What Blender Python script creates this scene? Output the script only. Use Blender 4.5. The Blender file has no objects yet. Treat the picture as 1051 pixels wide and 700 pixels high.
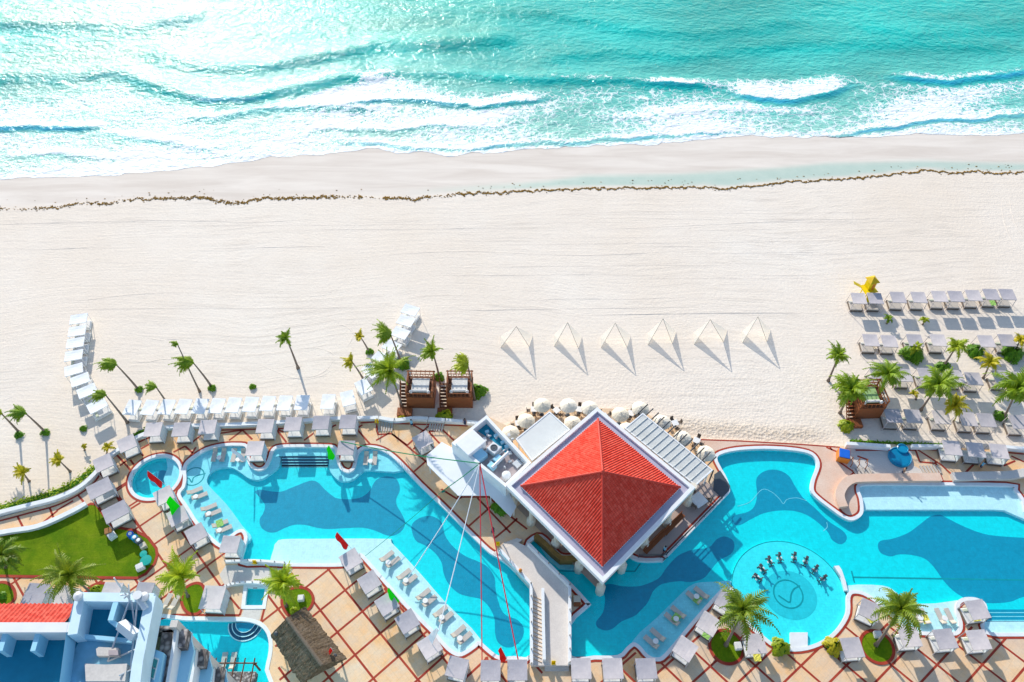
import bpy, math, random
from mathutils import Vector, Matrix, noise
from mathutils.geometry import tessellate_polygon
random.seed(7)
SC = bpy.context.scene
COL = SC.collection
rad = math.radians

# ------------------------------------------------------------------ camera, sky, sun, exposure
CH = 90.0                      # drone height above the sand, metres
PITCH = 38.5                   # degrees away from straight down
cam_d = bpy.data.cameras.new("camera")
cam = bpy.data.objects.new("camera", cam_d)
COL.objects.link(cam)
cam.location = (0, 0, CH)
cam.rotation_euler = (rad(PITCH), 0, 0)
cam_d.sensor_width = 36.0
cam_d.lens = 817 / 1051 * 36.0
cam_d.clip_start = 0.5
cam_d.clip_end = 9000
SC.camera = cam

SUN_EL, SUN_AZ = 27.5, 23.0    # elevation; degrees left of straight ahead
w = bpy.data.worlds.new("World")
SC.world = w
w.use_nodes = True
nt = w.node_tree
nt.nodes.clear()
wo = nt.nodes.new("ShaderNodeOutputWorld")
bg = nt.nodes.new("ShaderNodeBackground")
sky = nt.nodes.new("ShaderNodeTexSky")
sky.sky_type = 'NISHITA'
sky.sun_disc = False
sky.sun_elevation = rad(SUN_EL)
sky.sun_rotation = rad(-SUN_AZ)
sky.air_density = 1.0
sky.dust_density = 0.6
sky.ozone_density = 1.0
bg.inputs['Strength'].default_value = 0.15
nt.links.new(sky.outputs[0], bg.inputs[0])
nt.links.new(bg.outputs[0], wo.inputs[0])
sl = bpy.data.lights.new("sun", 'SUN')
sl.energy = 3.5
sl.angle = rad(0.55)
sl.color = (1.0, 0.93, 0.82)
so = bpy.data.objects.new("sun", sl)
COL.objects.link(so)
so.rotation_euler = (rad(90 - SUN_EL), 0, rad(180 + SUN_AZ))
SC.view_settings.view_transform = 'Standard'
SC.view_settings.look = 'None'
SC.view_settings.exposure = 0.48
SC.view_settings.gamma = 1.0
SC.view_settings.use_curve_mapping = False

# ------------------------------------------------------------------ helpers
cp, sp_ = math.cos(rad(PITCH)), math.sin(rad(PITCH))
def G(px, py, z=0.0):
    """ground point (at height z) seen at a position of the photograph"""
    x = (px - 525.5) / 817.0
    y = (350.0 - py) / 817.0
    d = (x, y * cp + sp_, y * sp_ - cp)
    t = (z - CH) / d[2]
    return Vector((d[0] * t, d[1] * t, z))
def GP(pts, z=0.0): return [G(a, b, z) for a, b in pts]
def lead(o): return o.get('label')

class MB:
    def __init__(s): s.v = []; s.f = []; s.mi = []; s.m = 0; s.col = None
    def add(s, vs, fs):
        n = len(s.v); s.v += [tuple(v) for v in vs]
        for f in fs: s.f.append(tuple(i + n for i in f)); s.mi.append(s.m)
    def box(s, c, size, rz=0, rx=0, ry=0):
        hx, hy, hz = size[0]/2, size[1]/2, size[2]/2
        R = Matrix.Rotation(rz, 3, 'Z') @ Matrix.Rotation(ry, 3, 'Y') @ Matrix.Rotation(rx, 3, 'X')
        vs = [R @ Vector((x*hx, y*hy, z*hz)) + Vector(c) for z in (-1,1) for y in (-1,1) for x in (-1,1)]
        s.add(vs, [(0,2,3,1),(4,5,7,6),(0,1,5,4),(2,6,7,3),(0,4,6,2),(1,3,7,5)])
    def rbox(s, c, size, b=0.05, rz=0):
        """box with bevelled top and vertical edges"""
        hx, hy = size[0]/2, size[1]/2
        z0, z1 = c[2]-size[2]/2, c[2]+size[2]/2
        R = Matrix.Rotation(rz, 3, 'Z')
        rings = []
        for z, k in ((z0,b*.4),(z0+b,0),(z1-b,0),(z1-b*.3,b*.35),(z1,b)):
            r = []
            for sx, sy in ((1,1),(-1,1),(-1,-1),(1,-1)):
                X, Y = sx*(hx-k), sy*(hy-k)
                a, d = (sx*(hx-k), sy*(hy-k-b)), (sx*(hx-k-b), sy*(hy-k))
                r += [a, d] if sx*sy > 0 else [d, a]
            rings.append([R @ Vector((x, y, 0)) + Vector((c[0], c[1], z)) for x, y in r])
        vs = [v for r in rings for v in r]; fs = []
        for i in range(len(rings)-1):
            for j in range(8):
                k = (j+1) % 8
                fs.append((i*8+j, i*8+k, (i+1)*8+k, (i+1)*8+j))
        fs.append(tuple(range(7, -1, -1))); L = (len(rings)-1)*8
        fs.append(tuple(L+j for j in range(8)))
        s.add(vs, fs)
    def tube(s, p0, p1, r0, r1=None, n=6):
        r1 = r0 if r1 is None else r1
        s.path([p0, p1], [r0, r1], n)
    def path(s, pts, rs, n=6, cap=True):
        pts = [Vector(p) for p in pts]; m = len(pts); vs = []; fs = []
        for i, p in enumerate(pts):
            t = (pts[min(i+1, m-1)] - pts[max(i-1, 0)]).normalized()
            a = t.cross(Vector((0,0,1)))
            if a.length < 1e-3: a = Vector((1,0,0))
            a.normalize(); b = t.cross(a).normalized()
            for j in range(n):
                q = 2*math.pi*j/n
                vs.append(p + (a*math.cos(q) + b*math.sin(q)) * rs[i])
        for i in range(m-1):
            for j in range(n):
                k = (j+1) % n
                fs.append((i*n+j, (i+1)*n+j, (i+1)*n+k, i*n+k))
        if cap:
            fs.append(tuple(range(n))); fs.append(tuple((m-1)*n + j for j in range(n-1, -1, -1)))
        s.add(vs, fs)
    def lathe(s, c, prof, n=16, sx=1, sy=1):
        vs = []; fs = []; m = len(prof)
        for r, z in prof:
            for j in range(n):
                q = 2*math.pi*j/n
                vs.append((c[0]+r*sx*math.cos(q), c[1]+r*sy*math.sin(q), c[2]+z))
        for i in range(m-1):
            for j in range(n):
                k = (j+1) % n
                fs.append((i*n+j, i*n+k, (i+1)*n+k, (i+1)*n+j))
        fs.append(tuple(range(n-1, -1, -1))); fs.append(tuple((m-1)*n+j for j in range(n)))
        s.add(vs, fs)
    def sheet(s, poly, z):
        """flat filled polygon, any outline; poly = list of xy"""
        pv = [Vector((p[0], p[1], 0)) for p in poly]
        tr = tessellate_polygon([pv])
        fs = []
        for a, b, c in tr:
            n = (pv[b]-pv[a]).cross(pv[c]-pv[a]).z
            fs.append((a, b, c) if n > 0 else (a, c, b))
        s.add([(p.x, p.y, z) for p in pv], fs)
    def sheet_holes(s, loops, z):
        pv = [[Vector((p[0], p[1], 0)) for p in L] for L in loops]
        flat = [p for L in pv for p in L]
        tr = tessellate_polygon(pv); fs = []
        for a, b, c in tr:
            n = (flat[b]-flat[a]).cross(flat[c]-flat[a]).z
            if abs(n) < 1e-9: continue
            fs.append((a, b, c) if n > 0 else (a, c, b))
        s.add([(p.x, p.y, z) for p in flat], fs)
    def side(s, poly, z0, z1, inward=False):
        n = len(poly); A = sum(poly[i][0]*poly[(i+1)%n][1]-poly[(i+1)%n][0]*poly[i][1] for i in range(n))
        vs = [(p[0], p[1], z0) for p in poly] + [(p[0], p[1], z1) for p in poly]
        ccw = (A > 0) != inward
        s.add(vs, [(i, (i+1)%n, n+(i+1)%n, n+i) if ccw else ((i+1)%n, i, n+i, n+(i+1)%n) for i in range(n)])
    def prism(s, poly, z0, z1):
        s.sheet(poly, z1); s.side(poly, z0, z1)
        a = len(s.f); s.sheet(poly, z0)
        for i in range(a, len(s.f)): s.f[i] = s.f[i][::-1]
    def ribbon(s, path, w0, w1, z, closed=False, z0=None):
        """strip between offsets w0 and w1 (to the left) of a path"""
        A = offset(path, w0, closed); B = offset(path, w1, closed); n = len(path)
        m = n if closed else n-1
        vs = [(p[0], p[1], z) for p in A] + [(p[0], p[1], z) for p in B]
        fs = []
        up = (w1 > w0)
        for i in range(m):
            k = (i+1) % n
            fs.append((i, k, n+k, n+i) if up else (k, i, n+i, n+k))
        s.add(vs, fs)
        if z0 is not None:
            for Q, flip in ((A, up), (B, not up)):
                vs = [(p[0], p[1], z0) for p in Q] + [(p[0], p[1], z) for p in Q]
                s.add(vs, [(i, (i+1)%n, n+(i+1)%n, n+i) if flip else ((i+1)%n, i, n+i, n+(i+1)%n) for i in range(m)])
            if not closed:
                for i in (0, n-1):
                    q = [(A[i][0],A[i][1],z0),(B[i][0],B[i][1],z0),(B[i][0],B[i][1],z),(A[i][0],A[i][1],z)]
                    s.add(q, [(0,1,2,3)])
    def build(s, name, mat, parent=None, smooth=False, loc=None):
        me = bpy.data.meshes.new(name)
        me.from_pydata(s.v, [], s.f)
        for mm in (mat if isinstance(mat, (list, tuple)) else [mat]): me.materials.append(mm)
        if any(s.mi): me.polygons.foreach_set('material_index', s.mi)
        if smooth: me.polygons.foreach_set('use_smooth', [True]*len(s.f))
        me.update()
        o = bpy.data.objects.new(name, me); COL.objects.link(o)
        if parent is not None: o.parent = parent
        if loc is not None: o.location = loc
        return o

def offset(path, w, closed=True):
    n = len(path); out = []
    for i in range(n):
        a = path[i-1] if (closed or i > 0) else path[0]
        b = path[i]
        c = path[(i+1) % n] if (closed or i < n-1) else path[-1]
        d1 = Vector((b[0]-a[0], b[1]-a[1])); d2 = Vector((c[0]-b[0], c[1]-b[1]))
        if d1.length < 1e-6: d1 = d2
        if d2.length < 1e-6: d2 = d1
        d1.normalize(); d2.normalize()
        n1 = Vector((-d1.y, d1.x)); n2 = Vector((-d2.y, d2.x))
        m = (n1 + n2)
        if m.length < 1e-4: m = n1
        m.normalize(); k = min(1.5, 1/max(.3, m.dot(n1)))
        out.append((b[0] + m.x*w*k, b[1] + m.y*w*k))
    return out
def area(poly):
    n = len(poly); return .5*sum(poly[i][0]*poly[(i+1)%n][1]-poly[(i+1)%n][0]*poly[i][1] for i in range(n))
def ccw(poly): return poly if area(poly) > 0 else poly[::-1]
def smooth(pts, closed=True, k=4):
    """Catmull-Rom through the points"""
    n = len(pts); out = []
    for i in range(n if closed else n-1):
        p = [pts[(i+j-1) % n] if closed else pts[min(max(i+j-1, 0), n-1)] for j in range(4)]
        for q in range(k):
            t = q/k; r = []
            for c in (0, 1):
                a, b, c2, d = p[0][c], p[1][c], p[2][c], p[3][c]
                r.append(.5*((2*b)+(-a+c2)*t+(2*a-5*b+4*c2-d)*t*t+(-a+3*b-3*c2+d)*t**3))
            out.append(tuple(r))
    if not closed: out.append(tuple(pts[-1][:2]))
    return out
def W2(pts, z): return [tuple(G(a, b, z)[:2]) for a, b in pts]
def inside(p, poly):
    x, y = p; c = False; n = len(poly); j = n-1
    for i in range(n):
        xi, yi = poly[i][0], poly[i][1]; xj, yj = poly[j][0], poly[j][1]
        if (yi > y) != (yj > y) and x < (xj-xi)*(y-yi)/(yj-yi)+xi: c = not c
        j = i
    return c
def interp(pts, x):
    if x <= pts[0][0]: return pts[0][1]
    for a, b in zip(pts, pts[1:]):
        if x <= b[0]: return a[1] + (b[1]-a[1])*(x-a[0])/(b[0]-a[0])
    return pts[-1][1]

def tag(o, label=None, cat=None, group=None, kind=None):
    if label: o['label'] = label
    if cat: o['category'] = cat
    if group: o['group'] = group
    if kind: o['kind'] = kind
    return o
def empty(name, loc=(0,0,0), rz=0):
    o = bpy.data.objects.new(name, None); COL.objects.link(o)
    o.empty_display_size = .3
    o.location = loc; o.rotation_euler = (0, 0, rz); return o
def kids(o): return [c for c in ALLK.get(o.name, [])]
ALLK = {}
def clone(root):
    """copy of a thing with copies of its parts and sub-parts"""
    ch = {}
    for o in bpy.data.objects:
        if o.parent: ch.setdefault(o.parent.name, []).append(o)
    def rec(o, par):
        c = o.copy(); COL.objects.link(c)
        if par is not None:
            c.parent = par; c.matrix_parent_inverse = o.matrix_parent_inverse.copy()
        for k in ch.get(o.name, []): rec(k, c)
        return c
    return rec(root, None)
ORD = ['first','second','third','fourth','fifth','sixth','seventh','eighth','ninth','tenth','eleventh','twelfth','thirteenth','fourteenth']

# ------------------------------------------------------------------ materials
class NT:
    def __init__(s, name):
        s.m = bpy.data.materials.new(name); s.m.use_nodes = True
        s.t = s.m.node_tree; s.t.nodes.clear()
        s.out = s.n('OutputMaterial')
    def n(s, typ, **kw):
        q = s.t.nodes.new('ShaderNode' + typ)
        for k, v in kw.items(): setattr(q, k, v)
        return q
    def l(s, a, b): s.t.links.new(a, b)
    def setin(s, q, name, v):
        if hasattr(v, 'is_linked') or hasattr(v, 'links'): s.l(v, q.inputs[name])
        else: q.inputs[name].default_value = v
    def coord(s, scale=(1,1,1), rot=(0,0,0), src='Object'):
        tc = s.n('TexCoord'); mp = s.n('Mapping')
        mp.inputs['Scale'].default_value = scale; mp.inputs['Rotation'].default_value = rot
        s.l(tc.outputs[src], mp.inputs[0]); return mp.outputs[0]
    def noise(s, vec, scale=1, detail=4, rough=.55, dist=0):
        q = s.n('TexNoise'); s.l(vec, q.inputs['Vector'])
        q.inputs['Scale'].default_value = scale; q.inputs['Detail'].default_value = detail
        q.inputs['Roughness'].default_value = rough; q.inputs['Distortion'].default_value = dist
        return q.outputs['Fac']
    def voro(s, vec, scale=1, feature='F1', rnd=1.0):
        q = s.n('TexVoronoi', feature=feature); s.l(vec, q.inputs['Vector'])
        q.inputs['Scale'].default_value = scale; q.inputs['Randomness'].default_value = rnd
        return q
    def ramp(s, fac, stops, interp='LINEAR'):
        q = s.n('ValToRGB'); s.l(fac, q.inputs[0]); e = q.color_ramp.elements
        q.color_ramp.interpolation = interp
        while len(e) < len(stops): e.new(.5)
        for el, (p, c) in zip(e, stops):
            el.position = p; el.color = (*c, 1) if len(c) == 3 else c
        return q.outputs[0]
    def mr(s, fac, a, b, c=0, d=1, typ='LINEAR'):
        q = s.n('MapRange', interpolation_type=typ); s.l(fac, q.inputs[0])
        for i, v in zip((1,2,3,4), (a,b,c,d)): q.inputs[i].default_value = v
        return q.outputs[0]
    def math(s, op, a, b=0, clamp=False):
        q = s.n('Math', operation=op, use_clamp=clamp)
        for i, v in ((0,a),(1,b)):
            if isinstance(v, (int, float)): q.inputs[i].default_value = v
            else: s.l(v, q.inputs[i])
        return q.outputs[0]
    def mix(s, fac, a, b, blend='MIX'):
        q = s.n('Mix', data_type='RGBA', blend_type=blend)
        for i, v in ((0,fac),(6,a),(7,b)):
            if isinstance(v, (int, float)): q.inputs[i].default_value = v
            elif isinstance(v, tuple): q.inputs[i].default_value = (*v[:3], 1)
            else: s.l(v, q.inputs[i])
        return q.outputs[2]
    def bump(s, h, strength=.3, dist=.05, normal=None):
        q = s.n('Bump'); q.inputs['Strength'].default_value = strength; q.inputs['Distance'].default_value = dist
        s.l(h, q.inputs['Height'])
        if normal is not None: s.l(normal, q.inputs['Normal'])
        return q.outputs[0]
    def bsdf(s, color, rough=.7, spec=.3, normal=None, metal=0, sheen=0, trans=0):
        q = s.n('BsdfPrincipled')
        if isinstance(color, tuple): q.inputs['Base Color'].default_value = (*color, 1)
        else: s.l(color, q.inputs['Base Color'])
        if isinstance(rough, (int, float)): q.inputs['Roughness'].default_value = rough
        else: s.l(rough, q.inputs['Roughness'])
        q.inputs['Specular IOR Level'].default_value = spec
        q.inputs['Metallic'].default_value = metal
        if normal is not None: s.l(normal, q.inputs['Normal'])
        s.l(q.outputs[0], s.out.inputs[0]); return q

def simple(name, c, rough=.7, spec=.3, var=.12, scale=3, bump=0.0, bscale=30, metal=0, src='Object'):
    t = NT(name); v = t.coord(src=src)
    f = t.noise(v, scale, 5)
    col = t.mix(f, tuple(x*(1-var*1.6) for x in c), tuple(min(1, x*(1+var*1.4)) for x in c))
    nm = t.bump(t.noise(v, bscale, 3), bump, .03) if bump else None
    t.bsdf(col, rough, spec, nm, metal); return t.m

def rnd_simple(name, c1, c2, rough=.75, spec=.2, scale=4, bump=.2, bscale=40):
    """varies from object to object as well as within one"""
    t = NT(name); v = t.coord(); oi = t.n('ObjectInfo')
    base = t.mix(oi.outputs['Random'], c1, c2)
    f = t.noise(v, scale, 5)
    col = t.mix(t.mr(f, .35, .7), base, t.mix(1.0, base, (.82,.82,.82), 'MULTIPLY'))
    t.bsdf(col, rough, spec, t.bump(t.noise(v, bscale, 3), bump, .02)); return t.m

M = {}
M['white_paint'] = simple('white_paint', (.78,.8,.81), .6, .3, .06, 1.5)
M['wall_white'] = simple('wall_white', (.72,.77,.8), .75, .2, .1, .8, .15, 8)
M['coping'] = simple('coping_stone', (.76,.79,.8), .6, .3, .1, 1.2, .1, 10)
M['grey_canopy'] = None
def canopy_mat(name, c1, c2):
    t = NT(name); v = t.coord(); oi = t.n('ObjectInfo')
    base = t.mix(oi.outputs['Random'], c1, c2)
    wv = t.n('TexWave', wave_type='BANDS', bands_direction='X'); t.l(v, wv.inputs[0]); wv.inputs['Scale'].default_value = .75
    wv.inputs['Distortion'].default_value = .6
    n = t.noise(v, 2.2, 4)
    col = t.mix(t.mr(n, .35, .75), base, t.mix(1.0, base, (.86,.86,.88), 'MULTIPLY'))
    h = t.math('ADD', t.math('MULTIPLY', wv.outputs[1], .12), t.noise(v, 2.2, 3))
    t.bsdf(col, .85, .15, t.bump(h, .35, .08)); return t.m
M['grey_canopy'] = canopy_mat('grey_canopy_fabric', (.42,.40,.43), (.66,.60,.585))
M['white_canopy'] = canopy_mat('white_canopy_fabric', (.90,.92,.93), (.94,.94,.93))
M['cushion'] = rnd_simple('mattress_fabric', (.78,.77,.74), (.7,.7,.7), .8, .15, 3, .3, 8)
M['grey_post'] = simple('grey_post', (.42,.42,.46), .5, .4)
M['dark_metal'] = simple('dark_metal', (.05,.055,.065), .45, .5)
M['wicker'] = simple('wicker', (.16,.125,.1), .7, .3, .3, 14, .4, 60)
M['pillow'] = rnd_simple('pillow_fabric', (.62,.66,.5), (.75,.74,.7), .85, .1)
M['sling'] = simple('lounger_sling', (.52,.48,.43), .7, .25, .12, 6)
M['lounger_pad'] = simple('lounger_pad', (.62,.56,.45), .8, .15, .1, 5)
M['plastic_white'] = simple('plastic_white', (.82,.82,.8), .4, .45, .04)
M['red_tape'] = None

# stone deck
def deck_mat():
    t = NT('pool_deck_stone'); v = t.coord()
    big = t.noise(v, .12, 4, .6); mid = t.noise(v, .55, 6, .65); fine = t.noise(v, 6, 4, .6)
    c = t.ramp(big, [(.32, (.74,.54,.38)), (.5, (.88,.59,.33)), (.66, (.92,.50,.18))])
    c = t.mix(t.mr(mid, .42, .74, 0, .8), c, (.80,.68,.52))
    c = t.mix(t.mr(fine, .3, .8, 0, .35), c, (.42,.36,.32))
    br = t.n('TexBrick'); mp = t.n('Mapping'); mp.inputs['Rotation'].default_value = (0,0,rad(47))
    t.l(v, mp.inputs[0]); t.l(mp.outputs[0], br.inputs['Vector'])
    br.offset = 0; br.inputs['Scale'].default_value = 1.0; br.inputs['Mortar Size'].default_value = .012
    br.inputs['Brick Width'].default_value = .8; br.inputs['Row Height'].default_value = .8
    br.inputs['Color1'].default_value = (1,1,1,1); br.inputs['Color2'].default_value = (.93,.93,.93,1); br.inputs['Mortar'].default_value = (.8,.78,.76,1)
    c = t.mix(.8, c, br.outputs[0], 'MULTIPLY')
    t.bsdf(c, .7, .25, t.bump(fine, .2, .02)); return t.m
M['deck'] = deck_mat()
def band_mat(name, c1, c2):
    t = NT(name); v = t.coord()
    c = t.mix(t.mr(t.noise(v, .5, 5, .65), .35, .7), c1, c2)
    c = t.mix(t.mr(t.noise(v, 9, 3), .3, .8, 0, .4), c, tuple(x*.6 for x in c1))
    t.bsdf(c, .7, .25); return t.m
M['band'] = band_mat('red_paving_band', (.34,.030,.018), (.48,.075,.035))
M['salmon'] = band_mat('salmon_concrete', (.74,.50,.37), (.80,.62,.50))
M['pale_stone'] = band_mat('pale_stone', (.62,.59,.55), (.7,.66,.6))
M['bridge_stone'] = band_mat('bridge_stone', (.66,.6,.55), (.76,.7,.64))

def sand_mat():
    t = NT('beach_sand'); tc = t.n('TexCoord'); pos = tc.outputs['Object']
    v = t.coord(); st = t.coord((.06, 1.0, 1)); st2 = t.coord((.15, 2.6, 1), (0,0,rad(2)))
    big = t.noise(v, .035, 4, .6); mid = t.noise(v, .4, 6, .65); fine = t.noise(v, 5, 5, .7)
    # fine lines left by the beach rake, roughly parallel to the sea
    wp = t.n('TexNoise'); t.l(v, wp.inputs['Vector']); wp.inputs['Scale'].default_value = .03; wp.inputs['Detail'].default_value = 2
    wo_ = t.n('VectorMath', operation='SCALE'); t.l(wp.outputs['Color'], wo_.inputs[0]); wo_.inputs['Scale'].default_value = 9
    wa = t.n('VectorMath', operation='ADD'); t.l(v, wa.inputs[0]); t.l(wo_.outputs[0], wa.inputs[1])
    mp1 = t.n('Mapping'); mp1.inputs['Scale'].default_value = (.025, 1.1, 1); t.l(wa.outputs[0], mp1.inputs[0])
    rk = t.noise(mp1.outputs[0], 1.5, 5, .8, .15); rk2 = t.noise(st2, .9, 5, .75, .4)
    gr = t.noise(v, 2.2, 6, .8, .3)
    zone = t.mr(t.noise(v, .05, 3, .5), .38, .62)
    c = t.ramp(big, [(.3, (.82,.71,.585)), (.55, (.85,.76,.65)), (.75, (.88,.81,.71))])
    c = t.mix(t.mr(mid, .38, .72, 0, .22), c, (.72,.63,.53))
    c = t.mix(t.math('MULTIPLY', t.mr(rk, .50, .64, 0, .60), zone), c, (.60,.53,.45))
    c = t.mix(t.mr(rk2, .62, .8, 0, .2), c, (.9,.85,.78))
    c = t.mix(t.mr(gr, .5, .72, 0, .32), c, (.62,.54,.45))
    c = t.mix(t.mr(fine, .45, .8, 0, .25), c, (.63,.54,.45))
    # warmer, trodden sand close to the buildings
    at = t.n('Attribute'); at.attribute_name = 'trod'
    tr = at.outputs['Fac']
    c = t.mix(t.math('MULTIPLY', tr, .55), c, t.mix(mid, (.66,.48,.29), (.84,.68,.50)))
    # wet sand
    aw = t.n('Attribute'); aw.attribute_name = 'wet'; wet = aw.outputs['Fac']
    agr = t.n('Attribute'); agr.attribute_name = 'pool'; pool = agr.outputs['Fac']
    wc = t.mix(t.mr(t.noise(t.coord((.12,.9,1)), .5, 5, .6, .5), .35, .65), (.64,.565,.49), (.76,.69,.61))
    c = t.mix(wet, c, wc)
    c = t.mix(pool, c, t.mix(mid, (.40,.52,.44), (.56,.64,.55)))
    pits = t.voro(v, 2.6).outputs['Distance']; pits2 = t.noise(v, 1.7, 6, .8)
    churn = t.n('Attribute'); churn.attribute_name = 'churn'; churn_f = t.mr(churn.outputs['Fac'], .2, 1.0)
    h = t.math('ADD', t.math('MULTIPLY', rk, .55), t.math('MULTIPLY', gr, .30))
    c = t.mix(t.math('MULTIPLY', churn_f, t.mr(pits2, .35, .65, .1, .75)), c, (.50,.38,.25))
    h = t.math('ADD', h, t.math('MULTIPLY', t.math('ADD', pits, pits2), t.math('ADD', t.math('MULTIPLY', churn.outputs['Fac'], 1.3), .10)))
    dry = t.math('SUBTRACT', 1.0, t.math('MULTIPLY', wet, .93))
    nb = t.n('Bump'); nb.inputs['Distance'].default_value = .13
    t.l(h, nb.inputs['Height']); t.l(t.math('MULTIPLY', dry, .8), nb.inputs['Strength'])
    r = t.mix(t.math('MAXIMUM', t.math('MULTIPLY', wet, .12), pool), (.9,.9,.9), (.38,.38,.38))
    t.bsdf(c, r, .25, nb.outputs[0]); return t.m
M['sand'] = sand_mat()

def ocean_mat():
    t = NT('ocean_water'); v = t.coord()
    def attr(n):
        a = t.n('Attribute'); a.attribute_name = n; return a.outputs['Fac']
    foam, milk, blue = attr('foam'), attr('milk'), attr('front')
    deep = t.ramp(t.noise(t.coord((.03,.09,1)), 1.0, 4, .55), [(.3, (0,.36,.31)), (.55, (0.0,.51,.44)), (.75, (.0,.63,.54))])
    c = t.mix(milk, deep, (.40,.70,.58))
    c = t.mix(t.math('MULTIPLY', blue, .85), c, (.04,.42,.66))  # shading of the steep wave fronts, painted in as blue
    # lacy foam
    wn = t.n('TexNoise'); t.l(v, wn.inputs['Vector']); wn.inputs['Scale'].default_value = .45; wn.inputs['Detail'].default_value = 5
    off = t.n('VectorMath', operation='SCALE'); t.l(wn.outputs['Color'], off.inputs[0]); off.inputs['Scale'].default_value = 2.6
    add = t.n('VectorMath', operation='ADD'); t.l(v, add.inputs[0]); t.l(off.outputs[0], add.inputs[1])
    e1 = t.voro(add.outputs[0], .55, 'DISTANCE_TO_EDGE').outputs['Distance']
    e2 = t.voro(add.outputs[0], 1.4, 'DISTANCE_TO_EDGE').outputs['Distance']
    lace = t.math('MAXIMUM', t.mr(e1, .0, .22, 1, 0), t.math('MULTIPLY', t.mr(e2, 0, .3, 1, 0), .85))
    nz = t.noise(v, .5, 7, .75, .5); nz2 = t.noise(v, .13, 4, .6)
    f = t.math('ADD', t.math('MULTIPLY', lace, .5), t.math('MULTIPLY', nz, .75))
    f = t.math('ADD', f, t.math('MULTIPLY', nz2, .35))
    thr = t.math('SUBTRACT', 1.55, t.math('MULTIPLY', foam, 1.25))
    q = t.n('MapRange', interpolation_type='SMOOTHSTEP'); t.l(f, q.inputs[0]); t.l(thr, q.inputs[1])
    t.l(t.math('ADD', thr, .28), q.inputs[2])
    fm = q.outputs[0]
    c = t.mix(fm, c, (.88,.92,.92))
    r = t.mix(fm, (.13,.13,.13), (.65,.65,.65))
    # chop: elongated ripples, crests across the wind
    r1 = t.noise(t.coord((.8,1.2,1), (0,0,rad(28))), .85, 3, .55, .35)
    r2 = t.noise(t.coord((.75,1.5,1), (0,0,rad(-15))), 2.0, 4, .6, .3)
    r3 = t.noise(t.coord((.35,.6,1), (0,0,rad(10))), .6, 3, .5, .2)
    h = t.math('ADD', t.math('MULTIPLY', r1, .75), t.math('MULTIPLY', r2, .30))
    h = t.math('ADD', h, t.math('MULTIPLY', r3, .9))
    nm = t.bump(h, 1.0, .42)
    nm = t.bump(fm, .25, .12, nm)
    b = t.bsdf(c, r, .42, nm); b.inputs['IOR'].default_value = 1.33
    return t.m
M['ocean'] = ocean_mat()

def pool_water():
    t = NT('pool_water'); v = t.coord()
    h = t.math('ADD', t.noise(v, 1.5, 3, .6, .5), t.math('MULTIPLY', t.noise(v, 5, 3, .6, .3), .35))
    nm = t.bump(h, .35, .08)
    tr = t.n('BsdfTransparent'); tr.inputs[0].default_value = (.90,.99,1,1)
    gl = t.n('BsdfGlossy'); gl.inputs['Roughness'].default_value = .06; t.l(nm, gl.inputs['Normal'])
    gl.inputs[0].default_value = (.9,.9,.9,1)
    fr = t.n('Fresnel'); fr.inputs[0].default_value = 1.33; t.l(nm, fr.inputs['Normal'])
    geo = t.n('NewGeometry')
    mx = t.n('MixShader'); t.l(t.math('MULTIPLY', fr.outputs[0], t.math('SUBTRACT', 1.0, geo.outputs['Backfacing'])), mx.inputs[0]); t.l(tr.outputs[0], mx.inputs[1]); t.l(gl.outputs[0], mx.inputs[2])
    t.l(mx.outputs[0], t.out.inputs[0]); return t.m
M['pool_water'] = pool_water()
def mosaic(name, c, lines=.5):
    """glass mosaic lining, seen through moving water: small tiles plus a net of light from the ripples' own geometry is left out"""
    t = NT(name); v = t.coord()
    br = t.n('TexBrick'); t.l(v, br.inputs['Vector']); br.offset = 0
    br.inputs['Scale'].default_value = 1; br.inputs['Brick Width'].default_value = .3; br.inputs['Row Height'].default_value = .3
    br.inputs['Mortar Size'].default_value = .02
    br.inputs['Color1'].default_value = (1,1,1,1); br.inputs['Color2'].default_value = (.9,.93,.94,1); br.inputs['Mortar'].default_value = (.86,.9,.92,1)
    wob = t.noise(v, 1.6, 4, .7, .8)
    col = t.mix(t.mr(wob, .3, .7), tuple(x*.88 for x in c), tuple(min(1, x*1.08) for x in c))
    col = t.mix(.8, col, br.outputs[0], 'MULTIPLY')
    t.bsdf(col, .35, .3); return t.m
M['pool_cyan'] = mosaic('pool_lining_cyan', (.0,.74,.78))
M['pool_dark'] = mosaic('pool_lining_blue', (.0,.31,.46))
M['pool_pale'] = mosaic('pool_lining_pale', (.66,.90,.92))
M['pool_aqua'] = mosaic('pool_lining_aqua', (.28,.78,.85))
M['pool_bright'] = mosaic('pool_lining_bright', (.04,.84,.88))
M['pool_navy'] = mosaic('pool_step_navy', (.01,.10,.18))
M['pool_mark'] = mosaic('pool_mark_teal', (.0,.32,.36))

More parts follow.
